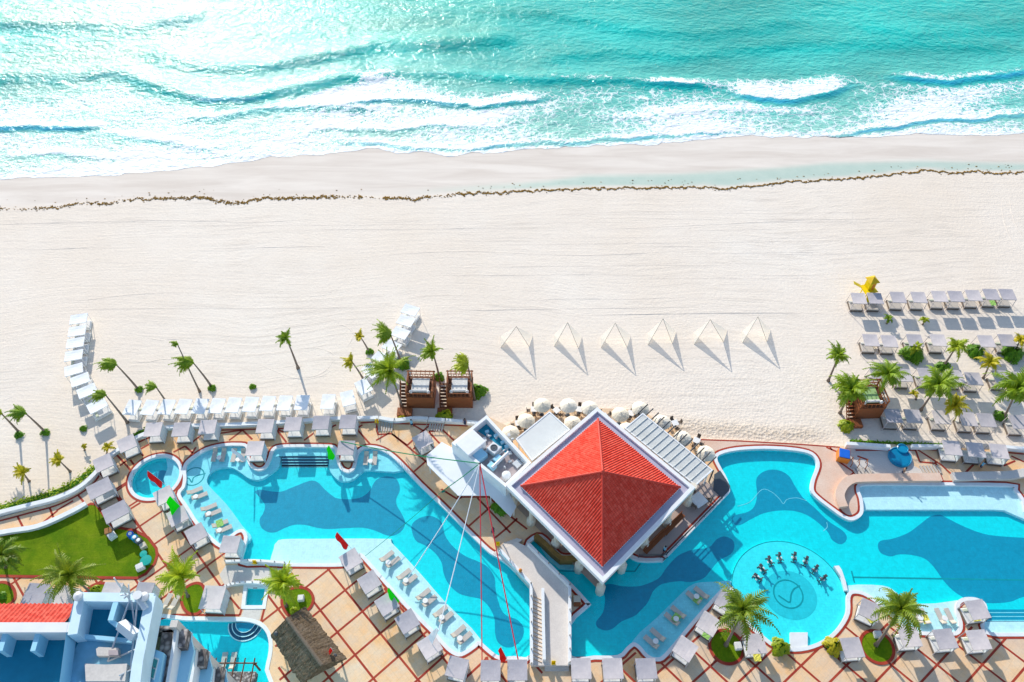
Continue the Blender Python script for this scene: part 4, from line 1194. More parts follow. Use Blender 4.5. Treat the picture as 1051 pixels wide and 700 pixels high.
# pool loungers: sling, frame, pad
def mk_lounger():
    t = empty('sun_lounger')
    m = MB(); m.rbox((0, -.25, .26), (.60, 1.40, .06), .02); m.build('seat', M['sling'], t)
    m = MB(); m.box((0, .68, .42), (.60, .58, .06), rx=rad(32)); m.build('backrest', M['sling'], t)
    m = MB(); m.box((0, .70, .475), (.50, .36, .07), rx=rad(32)); m.build('headrest', M['lounger_pad'], t)
    for sx in (-1, 1):
        for y in (-.8, .35):
            m = MB(); m.box((sx*.25, y, .12), (.05, .05, .24)); m.build('leg', M['plastic_white'], t)
    return t
def lounger(px, rz, label, zb, z=.3): place('lounger', mk_lounger, px, zb+z, zb, rad(rz), label, 'sun lounger', 'sun loungers standing in the shallow water')
LG = 'beige lounger in shallow water, '
for px, rz, lb in [((220,467),0,'leftmost of four between the logo and the first peninsula'),((229,467),0,'second of four right of the submerged logo'),((240,467.5),0,'third of four, touched by the white feather flag'),((249,467.5),0,'fourth of four, next to the first peninsula daybed'),
    ((200,503.5),117,'upper of the pair nearest the submerged logo'),((205,509),117,'lower of the pair nearest the submerged logo'),((214.5,520.5),117,'upper of the middle pair on the left diagonal'),((219,526.5),117,'lower of the middle pair on the left diagonal'),((226,537.5),117,'upper of the last pair above the corner daybed, green towel'),((230,543),117,'lower of the last pair above the corner daybed'),
    ((375.7,470.5),0,'left of two beside the second round peninsula'),((384.7,470.5),0,'right of two beside the second round peninsula')]:
    lounger(px, rz, LG+lb, .28)
prs = [((397,571),(403.5,577)),((414.5,589.5),(421,595.5)),((434.5,610),(441,617)),((452,627.5),(458,634)),((470.5,648),(477,655))]
for i, (a, b) in enumerate(prs):
    for px, k in ((a,'upper'), (b,'lower')): lounger(px, 132, LG+'%s of the %s pair down the slanting pale shelf' % (k, ORD[i]), .30)
prs = [((711.7,613.2),(719.8,608.5),'top'),((689.4,635.5),(696,628.3),'middle'),((668.3,659),(675,651.5),'bottom')]
for a, b, nm in prs:
    for px, k in ((a,'left'), (b,'right')): lounger(px, -135, LG+'%s of %s pair, blue shelf left of bar pool' % (k, nm), .2)
for px, lb in (((941,632),'mostly under palm fronds on the right shelf'),((949,632.5),'beside the palm on the right shelf, yellow towel'),((965,632.5),'left of the pair by the keyhole peninsula'),((975,632.5),'right of the pair by the keyhole peninsula')):
    lounger(px, -172, LG+lb, .28)
for px, lb in (((229,677.5),'left'),((238.5,677.5),'right')): lounger(px, 183, 'beige lounger on the dark sunken seat of the lower left pool, %s one' % lb, .0, .6)
for px, lb in (((171,617),'left'),((179,618),'right')): lounger(px, 165, 'beige lounger on dry paving above the lower left pool, %s one of the pair' % lb, D0)
# small white drinks tables between the pairs
def mk_ptable():
    t = empty('side_table')
    m = MB(); m.lathe((0,0,0), [(.04,.5),(.30,.5),(.32,.53),(.30,.56),(.02,.56)], 14); m.build('table_top', M['plastic_white'], t)
    m = MB(); m.lathe((0,0,0), [(.20,0),(.18,.05),(.05,.08),(.05,.5)], 10); m.build('pedestal', M['plastic_white'], t)
    return t
for px, lb in [((224.7,469.5),'between the first two of four loungers'),((244,471.5),'between the last two of four loungers'),((200.7,509.5),'beside the lounger pair nearest the submerged logo'),((214,527),'beside the middle lounger pair on the left diagonal'),((225,544),'beside the last lounger pair above the corner daybed'),((380,473),'between the two loungers at the second peninsula'),
    ((398.5,577),'at the first pair of the pale shelf'),((416.5,595.5),'at the second pair of the pale shelf'),((436.5,616.5),'at the third pair of the pale shelf'),((453.5,633.5),'at the fourth pair of the pale shelf'),((472,655),'at the fifth pair of the pale shelf'),
    ((715,612),'at the top pair left of the bar pool'),((694,635),'at the middle pair left of the bar pool'),((673,658),'at the bottom pair left of the bar pool'),((945,634),'under the palm on the right shelf'),((970,634.5),'at the pair by the keyhole peninsula')]:
    place('ptable', mk_ptable, px, .8, .28, 0, 'tiny white table '+lb, 'side table', 'white side tables in the shallow water')

# ------------------------------------------------------------------ exercise bikes standing in the round pool
def mk_bike():
    t = empty('water_bike')
    m = MB(); m.path([(0,-.5,.02),(0,-.1,.35),(0,.25,.55),(0,.45,.95)], [.10,.12,.13,.10], 6)
    m.path([(0,-.1,.35),(0,-.3,.85)], [.10,.10], 6); m.path([(-.3,-.5,.04),(.3,-.5,.04)], [.05,.05], 6); m.path([(-.3,.5,.04),(.3,.5,.04)], [.05,.05], 6)
    m.path([(0,.5,.04),(0,.25,.55)], [.05,.06], 6); m.build('frame', M['dark_metal'], t)
    m = MB(); m.rbox((0,-.33,.90), (.34,.42,.12), .04); m.build('saddle', M['dark_metal'], t)
    m = MB(); m.path([(-.2,.58,1.02),(-.18,.45,1.0),(0,.42,.97),(.18,.45,1.0),(.2,.58,1.02)], [.06]*5, 6); m.build('handlebar', M['dark_metal'], t)
    m = MB(); m.lathe((0,0,.35), [(.02,-.06),(.26,-.05),(.28,0),(.26,.05),(.02,.06)], 14)
    o = m.build('flywheel', M['equip_dark'], t); o.rotation_euler = (0, rad(90), 0); o.location = (-.35, .1, .35)
    for s in (-1, 1):
        m = MB(); m.box((s*.22, .0, .30-.1*s), (.14, .24, .05)); m.build('pedal', M['plastic_white'], t)
    return t
bk = [(778,592),(783,583),(790.7,575),(800.7,571.5),(815.7,571),(827.4,575),(837,583.5),(845,593)]
cc = G(811, 618, .2)
for i, px in enumerate(bk):
    p = G(*px, .8); a = math.atan2(cc.y-p.y, cc.x-p.x) - math.pi/2
    place('bike', mk_bike, px, .8, .22, a, 'black water bike, %s from the left in the arc inside the round pool' % ORD[i], 'exercise bike', 'black water bikes in the round pool', (1.0,1.0,.8))
p = G(854,562+26,.2)

# ------------------------------------------------------------------ shade sails on the sand
def sail(i, ap, L, Rr, Lb, Rb):
    a = G(*ap, 3.7); c = G((L[0]+Rr[0])/2, (L[1]+Rr[1])/2, 0)
    t = tag(empty('sail_tent', c), 'cream triangular sail tent on the open sand, %s from the left of six' % ORD[i], 'tent', 'sail tents standing in a row on the sand')
    a = a-c; pl, pr, bl, br = [G(*q, 0)-c for q in (L, Rr, Lb, Rb)]
    for p, b, nm in ((pl, bl, 'left'), (pr, br, 'right')):
        m = MB(); n = 6; vs = []; fs = []
        for u in range(n+1):
            for v in range(n+1):
                e = p.lerp(b, v/n); q = a.lerp(e, u/n); q = q + Vector((0, -.25, 0))*math.sin(math.pi*v/n)*math.sin(math.pi*u/n*.9)
                vs.append(q)
        for u in range(n):
            for v in range(n):
                k = u*(n+1)+v; fs.append((k, k+1, k+n+2, k+n+1))
        m.add(vs, fs); m.build('sail', M['sail'], t)
        m = MB(); m.path([a, p], [.035, .03], 5); m.build('pole', M['sail_pole'], t)
def sail_mat():
    t = NT('cream_sail_cloth'); d = t.bsdf((.88,.86,.8), .8, .1); tl = t.n('BsdfTranslucent'); tl.inputs[0].default_value = (.9,.85,.75,1)
    tp_ = t.n('BsdfTransparent'); mx = t.n('MixShader'); mx.inputs[0].default_value = .45; m2 = t.n('MixShader'); m2.inputs[0].default_value = .30
    t.l(d.outputs[0], mx.inputs[1]); t.l(tl.outputs[0], mx.inputs[2]); t.l(mx.outputs[0], m2.inputs[1]); t.l(tp_.outputs[0], m2.inputs[2]); t.l(m2.outputs[0], t.out.inputs[0]); return t.m
M['sail'] = sail_mat()
M['sail_pole'] = simple('sail_pole', (.42,.38,.32), .7, .2)
aps = [(530,335),(582.6,331),(631.5,331.5),(680.5,327),(729,328),(778,325)]
Ls = [(514,357),(569,355.5),(617,357),(665,354),(712.5,353.5),(762,352)]
Rs = [(543,356),(593.5,357.5),(643.5,356.5),(690,352.5),(742.5,351),(787,350.5)]
for i in range(6):
    sail(i, aps[i], Ls[i], Rs[i], (Ls[i][0]-.5, Ls[i][1]-12), (Rs[i][0]+4.0, Rs[i][1]-12))

# ------------------------------------------------------------------ parasols of the beach restaurant
def mk_parasol(r=1.18):
    t = empty('parasol')
    m = MB(); n = 8
    vs = [(0,0,2.75)]; fs = []
    for k, (rr, z) in enumerate(((r*.5, 2.52),(r, 2.18),(r*.99, 2.05))):
        for j in range(n*2):
            a = math.pi*j/n; q = rr*(1 if j % 2 == 0 else .95); vs.append((q*math.cos(a), q*math.sin(a), z-(0 if j % 2 == 0 else -.03)))
    N = n*2
    for j in range(N): fs.append((0, 1+j, 1+(j+1)%N))
    for k in range(2):
        for j in range(N): fs.append((1+k*N+j, 1+(k+1)*N+j, 1+(k+1)*N+(j+1)%N, 1+k*N+(j+1)%N))
    m.add(vs, fs); m.build('canopy', M['cream'], t)
    m = MB(); m.path([(0,0,.02),(0,0,2.85)], [.035,.03], 6); m.build('pole', M['wood_dark'], t)
    m = MB(); m.lathe((0,0,0), [(.30,0),(.30,.08),(.08,.12)], 12); m.build('base', M['equip_dark'], t)
    return t
par = [((524,443),'lowest left of the pagoda, beside the flat white annex'),((540,430.5),'second up along the left annex edge'),((556.5,414.5),'at the seaward corner of the left annex'),((583.5,415),'first of the seaward pair left of the pagoda peak'),((605.5,417.5),'just left of the pagoda seaward corner'),
       ((588,433),'close in the angle between left annex and pagoda eave'),((637,424),'just right of the pagoda seaward corner'),((657.5,418),'at the seaward corner of the ribbed awning'),((644,440),'in the angle between pagoda eave and ribbed awning'),
       ((680,432),'first beside the dark pergola beams'),((701,448.5),'second beside the dark pergola beams'),((725,464),'last beside the dark pergola beams, near the right pool')]
for i, (px, lb) in enumerate(par):
    place('parasol', mk_parasol, px, D0+2.5, D0, rad(11*i), 'cream octagonal parasol '+lb, 'parasol', 'cream parasols around the restaurant')
def mk_dining():
    t = empty('dining_set_table')
    m = MB(); m.rbox((0,0,.73), (.85,.85,.05), .015); m.build('table_top', M['plastic_white'], t)
    m = MB(); m.path([(0,0,0),(0,0,.72)], [.05,.04], 6); m.box((0,0,.02), (.5,.5,.03)); m.build('pedestal', M['dark_metal'], t)
    return t
def mk_chair():
    t = empty('dining_chair')
    m = MB(); m.rbox((0,0,.44), (.46,.46,.05), .015); m.build('seat', M['wicker'], t)
    m = MB(); m.box((0,.22,.68), (.46,.04,.46), rx=rad(-8)); m.build('backrest', M['wicker'], t)
    for sx in (-1,1):
        for sy in (-1,1):
            m = MB(); m.box((sx*.19, sy*.19, .21), (.04,.04,.42)); m.build('leg', M['wicker'], t)
    return t
ts = [((548,423),'at the left annex edge'),((571,424),'off the left annex seaward corner'),((594,423),'left of the pagoda tip'),((620,430),'right of the pagoda tip'),((647,427),'by the right awning corner'),((692,437),'at the near pergola beams'),((714,455),'at the far pergola beams'),((532,437),'at the lower left annex edge')]
ci = 0
for i, (px, lb) in enumerate(ts):
    p = G(*px, D0)
    place('dining', mk_dining, px, D0, D0, rad(40*i), 'small square white dining table %s' % lb, 'table', 'restaurant tables in the open')
    for k in range(4):
        a = rad(40*i + 90*k); o = clone(FIRST['chair']) if 'chair' in FIRST else mk_chair(); FIRST.setdefault('chair', o)
        o.location = (p.x+.75*math.sin(-a), p.y+.75*math.cos(a), D0); o.rotation_euler = (0,0,a)
        tag(o, 'dark wicker chair, %s side of the white table %s' % (('seaward','left','pool','right')[k], lb), 'chair', 'wicker chairs at the restaurant tables')
# ------------------------------------------------------------------ the pagoda restaurant
def uvmesh(name, verts, faces, uvs, mat, parent, smooth=False):
    me = bpy.data.meshes.new(name); me.from_pydata([tuple(v) for v in verts], [], faces); me.materials.append(mat)
    uv = me.uv_layers.new(name='UVMap')
    k = 0; data = []
    for f in faces:
        for i in f: data += [uvs[i][0], uvs[i][1]]
    uv.data.foreach_set('uv', data)
    if smooth: me.polygons.foreach_set('use_smooth', [True]*len(faces))
    me.update(); o = bpy.data.objects.new(name, me); COL.objects.link(o)
    if parent: o.parent = parent
    return o
def tiled_face(name, A, B, apexL, apexR, parent, rib=.30, row=.42, amp=.085, mat='tile', over=0):
    """barrel tiles on a roof slope: eave A->B, top apexL->apexR (equal points for a triangle)"""
    A, B, P, Q = map(Vector, (A, B, apexL, apexR))
    e = (B-A); L = e.length; e.normalize(); mid = (P+Q)/2
    n = e.cross((mid-A)).normalized()
    if n.z < 0: n = -n
    up = n.cross(e).normalized()
    if (P-A).dot(up) < 0: up = -up
    H = (P-A).dot(up); sP = (P-A).dot(e); sQ = (Q-A).dot(e)
    nr = max(3, round(L/rib)); seg = 6; vs = []; fs = []; uvs = []
    for i in range(nr*seg+1):
        s = L*i/(nr*seg)
        if s < sP: t = s/sP
        elif s > sQ: t = (L-s)/(L-sQ)
        else: t = 1
        t = max(0, min(1, t)); h = max(.01, H*t)
        z = amp*abs(math.sin(math.pi*i/seg))
        z = amp*(.5-.5*math.cos(2*math.pi*i/seg))
        for q in (0, h):
            vs.append(A + e*s + up*q + n*z); uvs.append((s/rib, q/row))
    for i in range(nr*seg):
        a = i*2; fs.append((a, a+2, a+3, a+1))
    return uvmesh(name, vs, fs, uvs, M[mat], parent)

EZ = 6.0
eT, eR, eB, eL = [G(*p, EZ) for p in ((613,418),(713.5,500.5),(619,598),(519.3,498.5))]
ctr = (eT+eR+eB+eL)/4
PA_ = tag(empty('pagoda_restaurant', (ctr.x, ctr.y, D0)), 'large square open restaurant pavilion under a steep red tiled pyramid roof with white eaves', 'pavilion')
def rel(v): return Vector((v[0]-ctr.x, v[1]-ctr.y, v[2]-D0))
outer = [rel(v) for v in (eL, eB, eR, eT)]      # ccw
def inset(poly, k, z=None):
    q = offset([(p.x, p.y) for p in poly], k); return [Vector((a[0], a[1], poly[i].z if z is None else z)) for i, a in enumerate(q)]
ez = EZ-D0
in1 = inset(outer, .45); in2 = inset(outer, 1.25)
m = MB()      # fascia and cornice
O2 = [(p.x, p.y) for p in outer]
m.ribbon(O2, 0, .45, ez+.05, True, z0=ez-.65)
o3 = offset(O2, .12); m.ribbon(o3, 0, .3, ez-.66, True, z0=ez-.85)
m.build('cornice', M['white_paint'], PA_)
m = MB(); m.ribbon(offset(O2, .45), 0, 1.2, ez-.25, True); m.build('gutter', M['gutter'], PA_)
m = MB(); m.sheet(O2, ez-.60); m.f = [f[::-1] for f in m.f]; m.build('ceiling', M['wood_dark'], PA_)
apx = rel(G(618.5, 484.5, 10.6))
q = [Vector((p.x, p.y, ez+.0)) for p in in2]
for i in range(4):
    a, b = q[i], q[(i+1) % 4]
    tiled_face('roof_slope', a, b, apx, apx, PA_)
m = MB()
for p in q:
    m.path([p+Vector((0,0,.07)), apx+Vector((0,0,.10))], [.15,.13], 8)
m.lathe(apx, [(.02,-.1),(.28,.02),(.2,.2),(.03,.42)], 10)
m.build('hip_ridge', M['tile_ridge'] if 'tile_ridge' in M else M['tile_ridge'] if False else simple('hip_tiles', (.58,.055,.035), .55, .3, .15, 3), PA_)
m = MB(); w2 = offset(O2, .5); m.ribbon([(p.x,p.y) for p in q], -.02, .20, ez+.02, True, z0=ez-.24)
m.build('roof_curb', M['white_paint'], PA_)
# eight columns with octagonal bases
cols = []
for i in range(4):
    a, b = inset(outer, 2.0)[i], inset(outer, 2.0)[(i+1) % 4]
    cols += [a, a.lerp(b, .36), a.lerp(b, .68)]
cols = [rel(G(a, b, .5)) for a, b in ((616,605.5),(594,583),(638,583),(527,517),(545,537),(570,560),(661,560),(684,538),(705,517),(640,470),(590,470),(660,490),(560,490))]
for c in cols:
    m = MB()
    pr = [(.55,-.85),(.55,.9),(.45,1.05),(.30,1.15),(.27,1.3),(.25,3.9),(.28,4.0),(.42,4.2),(.45,ez-.86)]
    m.lathe((c.x, c.y, 0), pr, 8)
    m.build('column', M['col_cream'], PA_)
m = MB(); fl = offset(O2, .9); m.sheet(fl, .01); m.build('floor', simple('terracotta_floor', (.42,.33,.27), .7, .2, .2, 1), PA_)
m = MB()      # curved bar counter facing the water
bp = [rel(G(a, b, D0+1.1)) for a, b in ((548,549),(556,556),(566,566),(575,573.5),(590,573.5),(600,574))]
m.ribbon([(p.x, p.y) for p in bp], 0, .55, .80, False, z0=-.6); m.build('bar_counter', M['wood_bar'], PA_)
# terrace on the right of the pavilion, over the water
tz = D0+.02
m = MB(); pt = ccw(W2([(655,574),(679,574.2),(684,571.5),(742,510.5),(727,496),(715,490),(690,470),(640,540)], tz)); m.sheet(pt, tz)
tag(m.build('terrace_floor', simple('grey_terrace_floor', (.46,.37,.33), .7, .25, .12, .6)), kind='structure')
def railing(name, pts, z, label, h=1.0, mat='dark_metal', posts=1.2, r=.035, rails=(1.0,.55), cat='railing'):
    p = [G(a, b, z) for a, b in pts]; o = tag(empty(name, p[0]), label, cat)
    p = [x-p[0] for x in p]
    for k in rails:
        m = MB(); m.path([x+Vector((0,0,h*k)) for x in p], [r]*len(p), 5); m.build('rail', M[mat], o)
    m = MB()
    for a, b in zip(p, p[1:]):
        L = (b-a).length; n = max(1, int(L/posts))
        for i in range(n+1): c = a.lerp(b, i/n); m.box((c.x, c.y, h/2), (r*1.6, r*1.6, h))
    m.build('post', M[mat], o); return o
railing('terrace_railing', [(655,572.5),(678,572.5),(684,570),(741,512)], D0, 'thin black railing along the slanting waterside edge of the restaurant terrace', 1.0, rails=(1.0,.7,.4), posts=1.6, r=.04)
# wooden benches and lounge tables under the right eave
def mk_bench():
    t = empty('wooden_bench'); m = MB(); m.rbox((0,0,.42), (3.6,.55,.08), .02); m.build('seat', M['wood'], t)
    m = MB(); m.box((0,.3,.72), (3.6,.06,.6)); m.build('backrest', M['wood'], t)
    for s in (-1,1):
        m = MB(); m.box((s*1.6,0,.2), (.08,.5,.4)); m.build('leg', M['wood_dark'], t)
    return t
for px, lb in (((672,557),'lower'),((692,538),'upper')):
    place('bench', mk_bench, px, D0+.4, D0, rad(44), 'long brown bench under the right pavilion eave, the %s one' % lb, 'bench', 'benches under the pavilion eave')
t = place('lounge', mk_dining, (717,513), D0+.7, D0, .6, 'grey square table with three chairs at the right corner of the pavilion', 'table', None, (2,2,1))
for k in range(3):
    a = rad(35+110*k); p = G(717, 513, D0); o = clone(FIRST['chair']); o.location = (p.x+1.15*math.sin(-a), p.y+1.15*math.cos(a), D0); o.rotation_euler = (0,0,a); o.scale = (1.4,1.4,1.2)
    tag(o, 'large brown armchair %s of the grey table by the pavilion corner' % ('on the seaward side','on the pavilion side','on the pool side')[k], 'chair', 'chairs of the corner table')
# dark glass pool-side screen beside the terrace
m = MB(); m.prism(ccw(W2([(732,503),(741,511.5),(748,504),(749.5,499),(745,492),(739,483),(733,487)], D0)), D0+.01, D0+.06)
tag(m.build('dark_deck_panel', M['equip_dark']), kind='structure')

# flat white annex roof (left) and ribbed metal awning (right)
def slab_building(name, label, pts, z, th, mat, cat, posts=True, pmat='white_paint', extra=None):
    p = [G(a, b, z) for a, b in pts]; c = sum(p, Vector())/len(p)
    o = tag(empty(name, (c.x, c.y, D0)), label, cat)
    q = ccw([(v.x-c.x, v.y-c.y) for v in p])
    m = MB(); m.sheet(q, z-D0); m.side(q, z-D0-th, z-D0-.001); m.build('roof', M[mat], o)
    m = MB(); m.ribbon(q, -.02, .14, z-D0+.05, True, z0=z-D0-th-.05); m.build('roof_edge', M[pmat], o)
    if posts:
        for v in offset(q, .3):
            m = MB(); m.box((v[0], v[1], (z-D0-th)/2), (.14,.14,z-D0-th)); m.build('post', M[pmat], o)
    return o, q
slab_building('restaurant_annex', 'flat pale metal roof on the left flank of the red pavilion', [(564,422.5),(585,441),(546,473),(529.5,450.5)], 4.6, .2, 'metal_roof2', 'annex')
aw, aq = slab_building('ribbed_awning', 'long ribbed pale metal awning on the right flank of the red pavilion', [(659.7,424),(731.5,482.5),(713.8,498.5),(641,439.5)], 4.2, .12, 'metal_roof', 'awning')
# real sheet-metal ribs on the awning
a0, a1, a2, a3 = [G(a, b, 4.26)-aw.location for a, b in ((659.7,424),(731.5,482.5),(713.8,498.5),(641,439.5))]
m = MB()
for i in range(1, 13):
    u = a0.lerp(a1, i/13); v = a3.lerp(a2, i/13); z = 4.26-D0
    m.path([(u.x,u.y,z),(v.x,v.y,z)], [.045,.045], 5)
m.build('roof_rib', M['metal_roof2'], aw)
# pergola with dark purlins
g0, g1 = G(656,420.5,4.3), G(733,480,4.3)
pg = tag(empty('dark_pergola', (g0.x, g0.y, D0)), 'dark steel pergola beams jutting out beyond the ribbed awning', 'pergola')
d = (g1-g0); L = d.length; d.normalize(); nrm = Vector((d.y, -d.x, 0))
if nrm.y < 0: nrm = -nrm
m = MB(); z = 2.9
m.path([(0,0,z), tuple(d*L+Vector((0,0,z)))], [.11,.11], 4); m.build('main_beam', M['dark_metal'], pg)
for i in range(13):
    b = d*(L*i/13.0); m = MB(); e = b+nrm*1.9; m.path([(b.x-nrm.x*.6,b.y-nrm.y*.6,z+.05),(e.x,e.y,z+.05)], [.09,.09], 4); m.build('purlin', M['dark_metal'], pg)
for i in (0, 4, 9, 13):
    b = d*(L*i/13.0)+nrm*.1; m = MB(); m.box((b.x, b.y, z/2), (.14,.14,z)); m.build('post', M['dark_metal'], pg)

# ------------------------------------------------------------------ service building with roof plant and white awning
bz = 5.4
T_, Lf, Bt, Rt = (499.5,426), (463.5,454.5), (519,500), (545,474.5)
bp = [G(*p, bz) for p in (T_, Lf, Bt, Rt)]; bc = sum(bp, Vector())/4
sb = tag(empty('service_building', (bc.x, bc.y, D0)), 'white walled service block with air conditioning plant on its sunken roof, beside the pavilion', 'building')
bq = ccw([(v.x-bc.x, v.y-bc.y) for v in bp]); H_ = bz-D0
m = MB(); m.side(bq, 0, H_-1.3); m.build('wall', M['wall_white'], sb)
m = MB(); m.ribbon(bq, 0, .38, H_, True, z0=H_-1.3); m.build('parapet', M['white_paint'], sb)
m = MB(); m.sheet(offset(bq, .3), H_-1.2); m.build('roof', M['roof_grime'], sb)
def on_roof(px, z=bz-1.2): v = G(*px, z); return Vector((v.x-bc.x, v.y-bc.y, z-D0))
r47 = math.atan2(bp[1].y-bp[0].y, bp[1].x-bp[0].x)
rz_ = H_-1.2
m = MB(); m.sheet([( (on_roof(p)).x, on_roof(p).y) for p in ((500,431),(512,442),(527,460),(520,466),(505,452),(488,441))], rz_+.01); m.build('roof_coating', M['roof_blue'], sb)
m = MB(); P = on_roof((483,454), bz+.4); m.rbox((P.x, P.y, H_-.35), (2.9,2.4,1.6), .03, r47); m.build('roof_cabin', M['white_paint'], sb)
m = MB(); P = on_roof((492,466), bz-.3); m.rbox((P.x, P.y, H_-.75), (1.5,1.4,.9), .03, r47); m.build('roof_cabin', M['hotel_wall'], sb)
for px, s, nm in (((507,460.5),(1.25,1.25,.9),1),((511,470),(1.0,.8,.6),0),((505,477),(.8,1.0,.5),0)):
    m = MB(); P = on_roof(px, bz-.5); m.rbox((P.x, P.y, rz_+s[2]/2+.05), s, .03, r47+.1); ac = m.build('air_conditioner', M['equipment'] if nm else M['hotel_wall'], sb)
    if nm:
        m = MB(); m.lathe((P.x, P.y, rz_+s[2]+.05), [(.45,0),(.45,.06),(.36,.06),(.36,.02),(.12,.02),(.12,.05),(.01,.05)], 20); f = m.build('fan_grille', M['equip_dark'], ac)
m = MB(); P = on_roof((519.7,487), bz-.4); m.lathe((P.x,P.y,rz_), [(.55,0),(.55,.75),(.50,.82),(.02,.90)], 20); m.build('water_tank', M['equipment'], sb)
m = MB(); a, b = on_roof((505,480),bz-.6), on_roof((522,464),bz-.6); m.path([a, b], [.2,.2], 8); m.path([on_roof((502,474)),on_roof((516,463)),on_roof((523,459))], [.12]*3, 6); m.build('duct', M['equipment'], sb)
RR = random.Random(4)
m = MB()
for k in range(22):
    px = (RR.uniform(496,526), 0); px = (px[0], RR.uniform(444,482)); P = on_roof(px)
    m.rbox((P.x,P.y,rz_+.15), (RR.uniform(.15,.5),RR.uniform(.15,.5),RR.uniform(.15,.5)), .02, RR.random())
m.build('pipe_fittings', M['equip_mix'] if 'equip_mix' in M else M['steel'], sb)
m = MB(); P = on_roof((538,474)); m.box((P.x,P.y,rz_+.3), (.7,.7,.5), r47); P2 = on_roof((531,477)); m.box((P2.x,P2.y,rz_+.2), (.9,.9,.3), r47); m.build('vent_box', M['steel'], sb)
for px in ((500,444),(509,448),(516,455),(520,459)):
    m = MB(); P = on_roof(px); m.rbox((P.x,P.y,rz_+.2), (.5,.35,.35), .03, .4); m.build('valve_box', M['hotel_wall'], sb)
# white awning below its front
az = 3.0
ap = [(453.5,453.5),(437.5,467.5),(438.5,477),(470,508.5),(502.5,508.5),(524,530.5),(530,520),(521,503),(470,463)]
A3 = [G(*p, az) for p in ap]; ac_ = sum(A3, Vector())/len(A3)
wa = tag(empty('white_awning', (ac_.x, ac_.y, D0)), 'broad taut white fabric awning in front of the service block, above the left pool path', 'awning')
aq2 = ccw([(v.x-ac_.x, v.y-ac_.y) for v in A3])
m = MB(); m.sheet(aq2, az-D0); m.side(aq2, az-D0-.1, az-D0-.001); m.build('fabric', M['membrane'], wa)
for v in offset(aq2, .25)[::2]:
    m = MB(); m.box((v[0], v[1], (az-D0-.1)/2), (.1,.1,az-D0-.1)); m.build('post', M['white_paint'], wa)

# mast with coloured cords
mz = 9.0
mt = G(492.5, 475.5, mz)
ms = tag(empty('cord_mast', (mt.x, mt.y, D0+3.4)), 'slim grey mast on the service block from which green, white and red cords fan out', 'mast')
ms.location.z = bz-1.2
m = MB(); m.path([(0,0,0),(0,0,mz-bz+1.2)], [.09,.05], 8); m.build('pole', M['steel'], ms)
m = MB(); m.lathe((0,0,mz-bz+1.1), [(.02,0),(.14,.05),(.14,.12),(.02,.18)], 10); m.build('cap', M['dark_metal'], ms)
def cord(name, a, b, r, mat, label, sag=.4):
    a, b = Vector(a), Vector(b); o = tag(empty(name, a), label, 'rope'); n = 14
    m = MB(); m.path([(b-a)*(i/n) + Vector((0,0,-sag*math.sin(math.pi*i/n))) for i in range(n+1)], [r]*(n+1), 5)
    m.build('line', M[mat], o); return o
tp = (mt.x, mt.y, mz)
cord('rope', tp, G(350,453,D0+2.2), .065, 'cable_green', 'thick green cord running left from the mast to a daybed roof', .5)
cord('rope', tp, G(454,504,D0+1.2), .055, 'cable_green', 'short green cord from the mast to the awning edge', .15)
cord('rope', G(454,504,D0+1.2), G(375,570.5,D0+1.6), .03, 'cable_green', 'hair thin green cord crossing the left pool', .3)
cord('rope', tp, G(418,594,1.6), .055, 'white_cloth', 'white cord from the mast to the slanting pool shelf, left one', .4)
cord('rope', tp, G(450,648,D0+3.6), .055, 'white_cloth', 'white cord from the mast to the white feather flag, right one', .4)
cord('rope', tp, G(495,698,D0+1.0), .06, 'cable_red', 'red cord dropping almost straight down the photo, left one', .4)
cord('rope', tp, G(536,698,D0+1.0), .07, 'cable_red', 'thicker red cord ending over a daybed by the bridge', .4)

# feather flags
def flag(top, bot, mat, label, h=3.6, w=.75, zb=D0, cat='flag', grp=None):
    b = G(*bot, zb); t = G(*top, zb+h); o = tag(empty('feather_flag', b), label, cat, grp)
    d = t-b; n = 12; hz = Vector((d.x, d.y, 0)); 
    e = Vector((-hz.y, hz.x, 0)).normalized() if hz.length > .05 else Vector((1,0,0))
    pole = []
    for i in range(n+1):
        s = i/n; pole.append(Vector((hz.x*s**1.15, hz.y*s**1.15, d.z*s**.92)))
    m = MB(); m.path(pole, [.03]*(n+1), 5); m.build('pole', M['steel'], o)
    m = MB(); vs = []; fs = []
    for i in range(3, n+1):
        s = (i-3)/(n-3); wd = w*.72*(.35+.65*math.sin(math.pi*min(1, s*.82+.12))**.5)*(1+.16*math.sin(s*8+top[0]))
        out = e*wd + Vector((0,0,-.25*wd))
        mid = pole[i] + out*.5 + Vector((0,0,.1*math.sin(i*1.7)))
        vs += [pole[i], mid, pole[i]+out]
    for i in range(n-3):
        a = i*3; fs += [(a,a+1,a+4,a+3),(a+1,a+2,a+5,a+4)]
    m.add(vs, fs); m.build('cloth', M[mat], o); return o
flag((151.5,483),(171,499),'red','red feather flag leaning over the small round pool',4.2,1.3)
flag((174.5,509),(194,529),'green','bright green feather flag beside the left pool edge',4.2,1.7)
flag((337.5,457),(346,472),'green','bright green feather flag by the dark pool steps',3.2,1.25)
flag((346,546),(361,564),'red','red feather flag over the pale sun shelf corner',3.9,1.0)
flag((399,603),(413,621),'green','bright green feather flag on the slanting daybed row',3.8,.9)
flag((514,664),(521.5,680),'red','red feather flag at the bottom edge of the left pool',3.2,.9)
flag((238,460),(257,475),'white_cloth','white feather flag near the first round peninsula',3.6,.8)
flag((450,647),(440,672),'white_cloth','white feather flag at the foot of the slanting daybed row',4.4,1.0)
flag((452,505),(456,503),'teal','tiny teal pennant where the green cord meets the paving',1.0,.45)

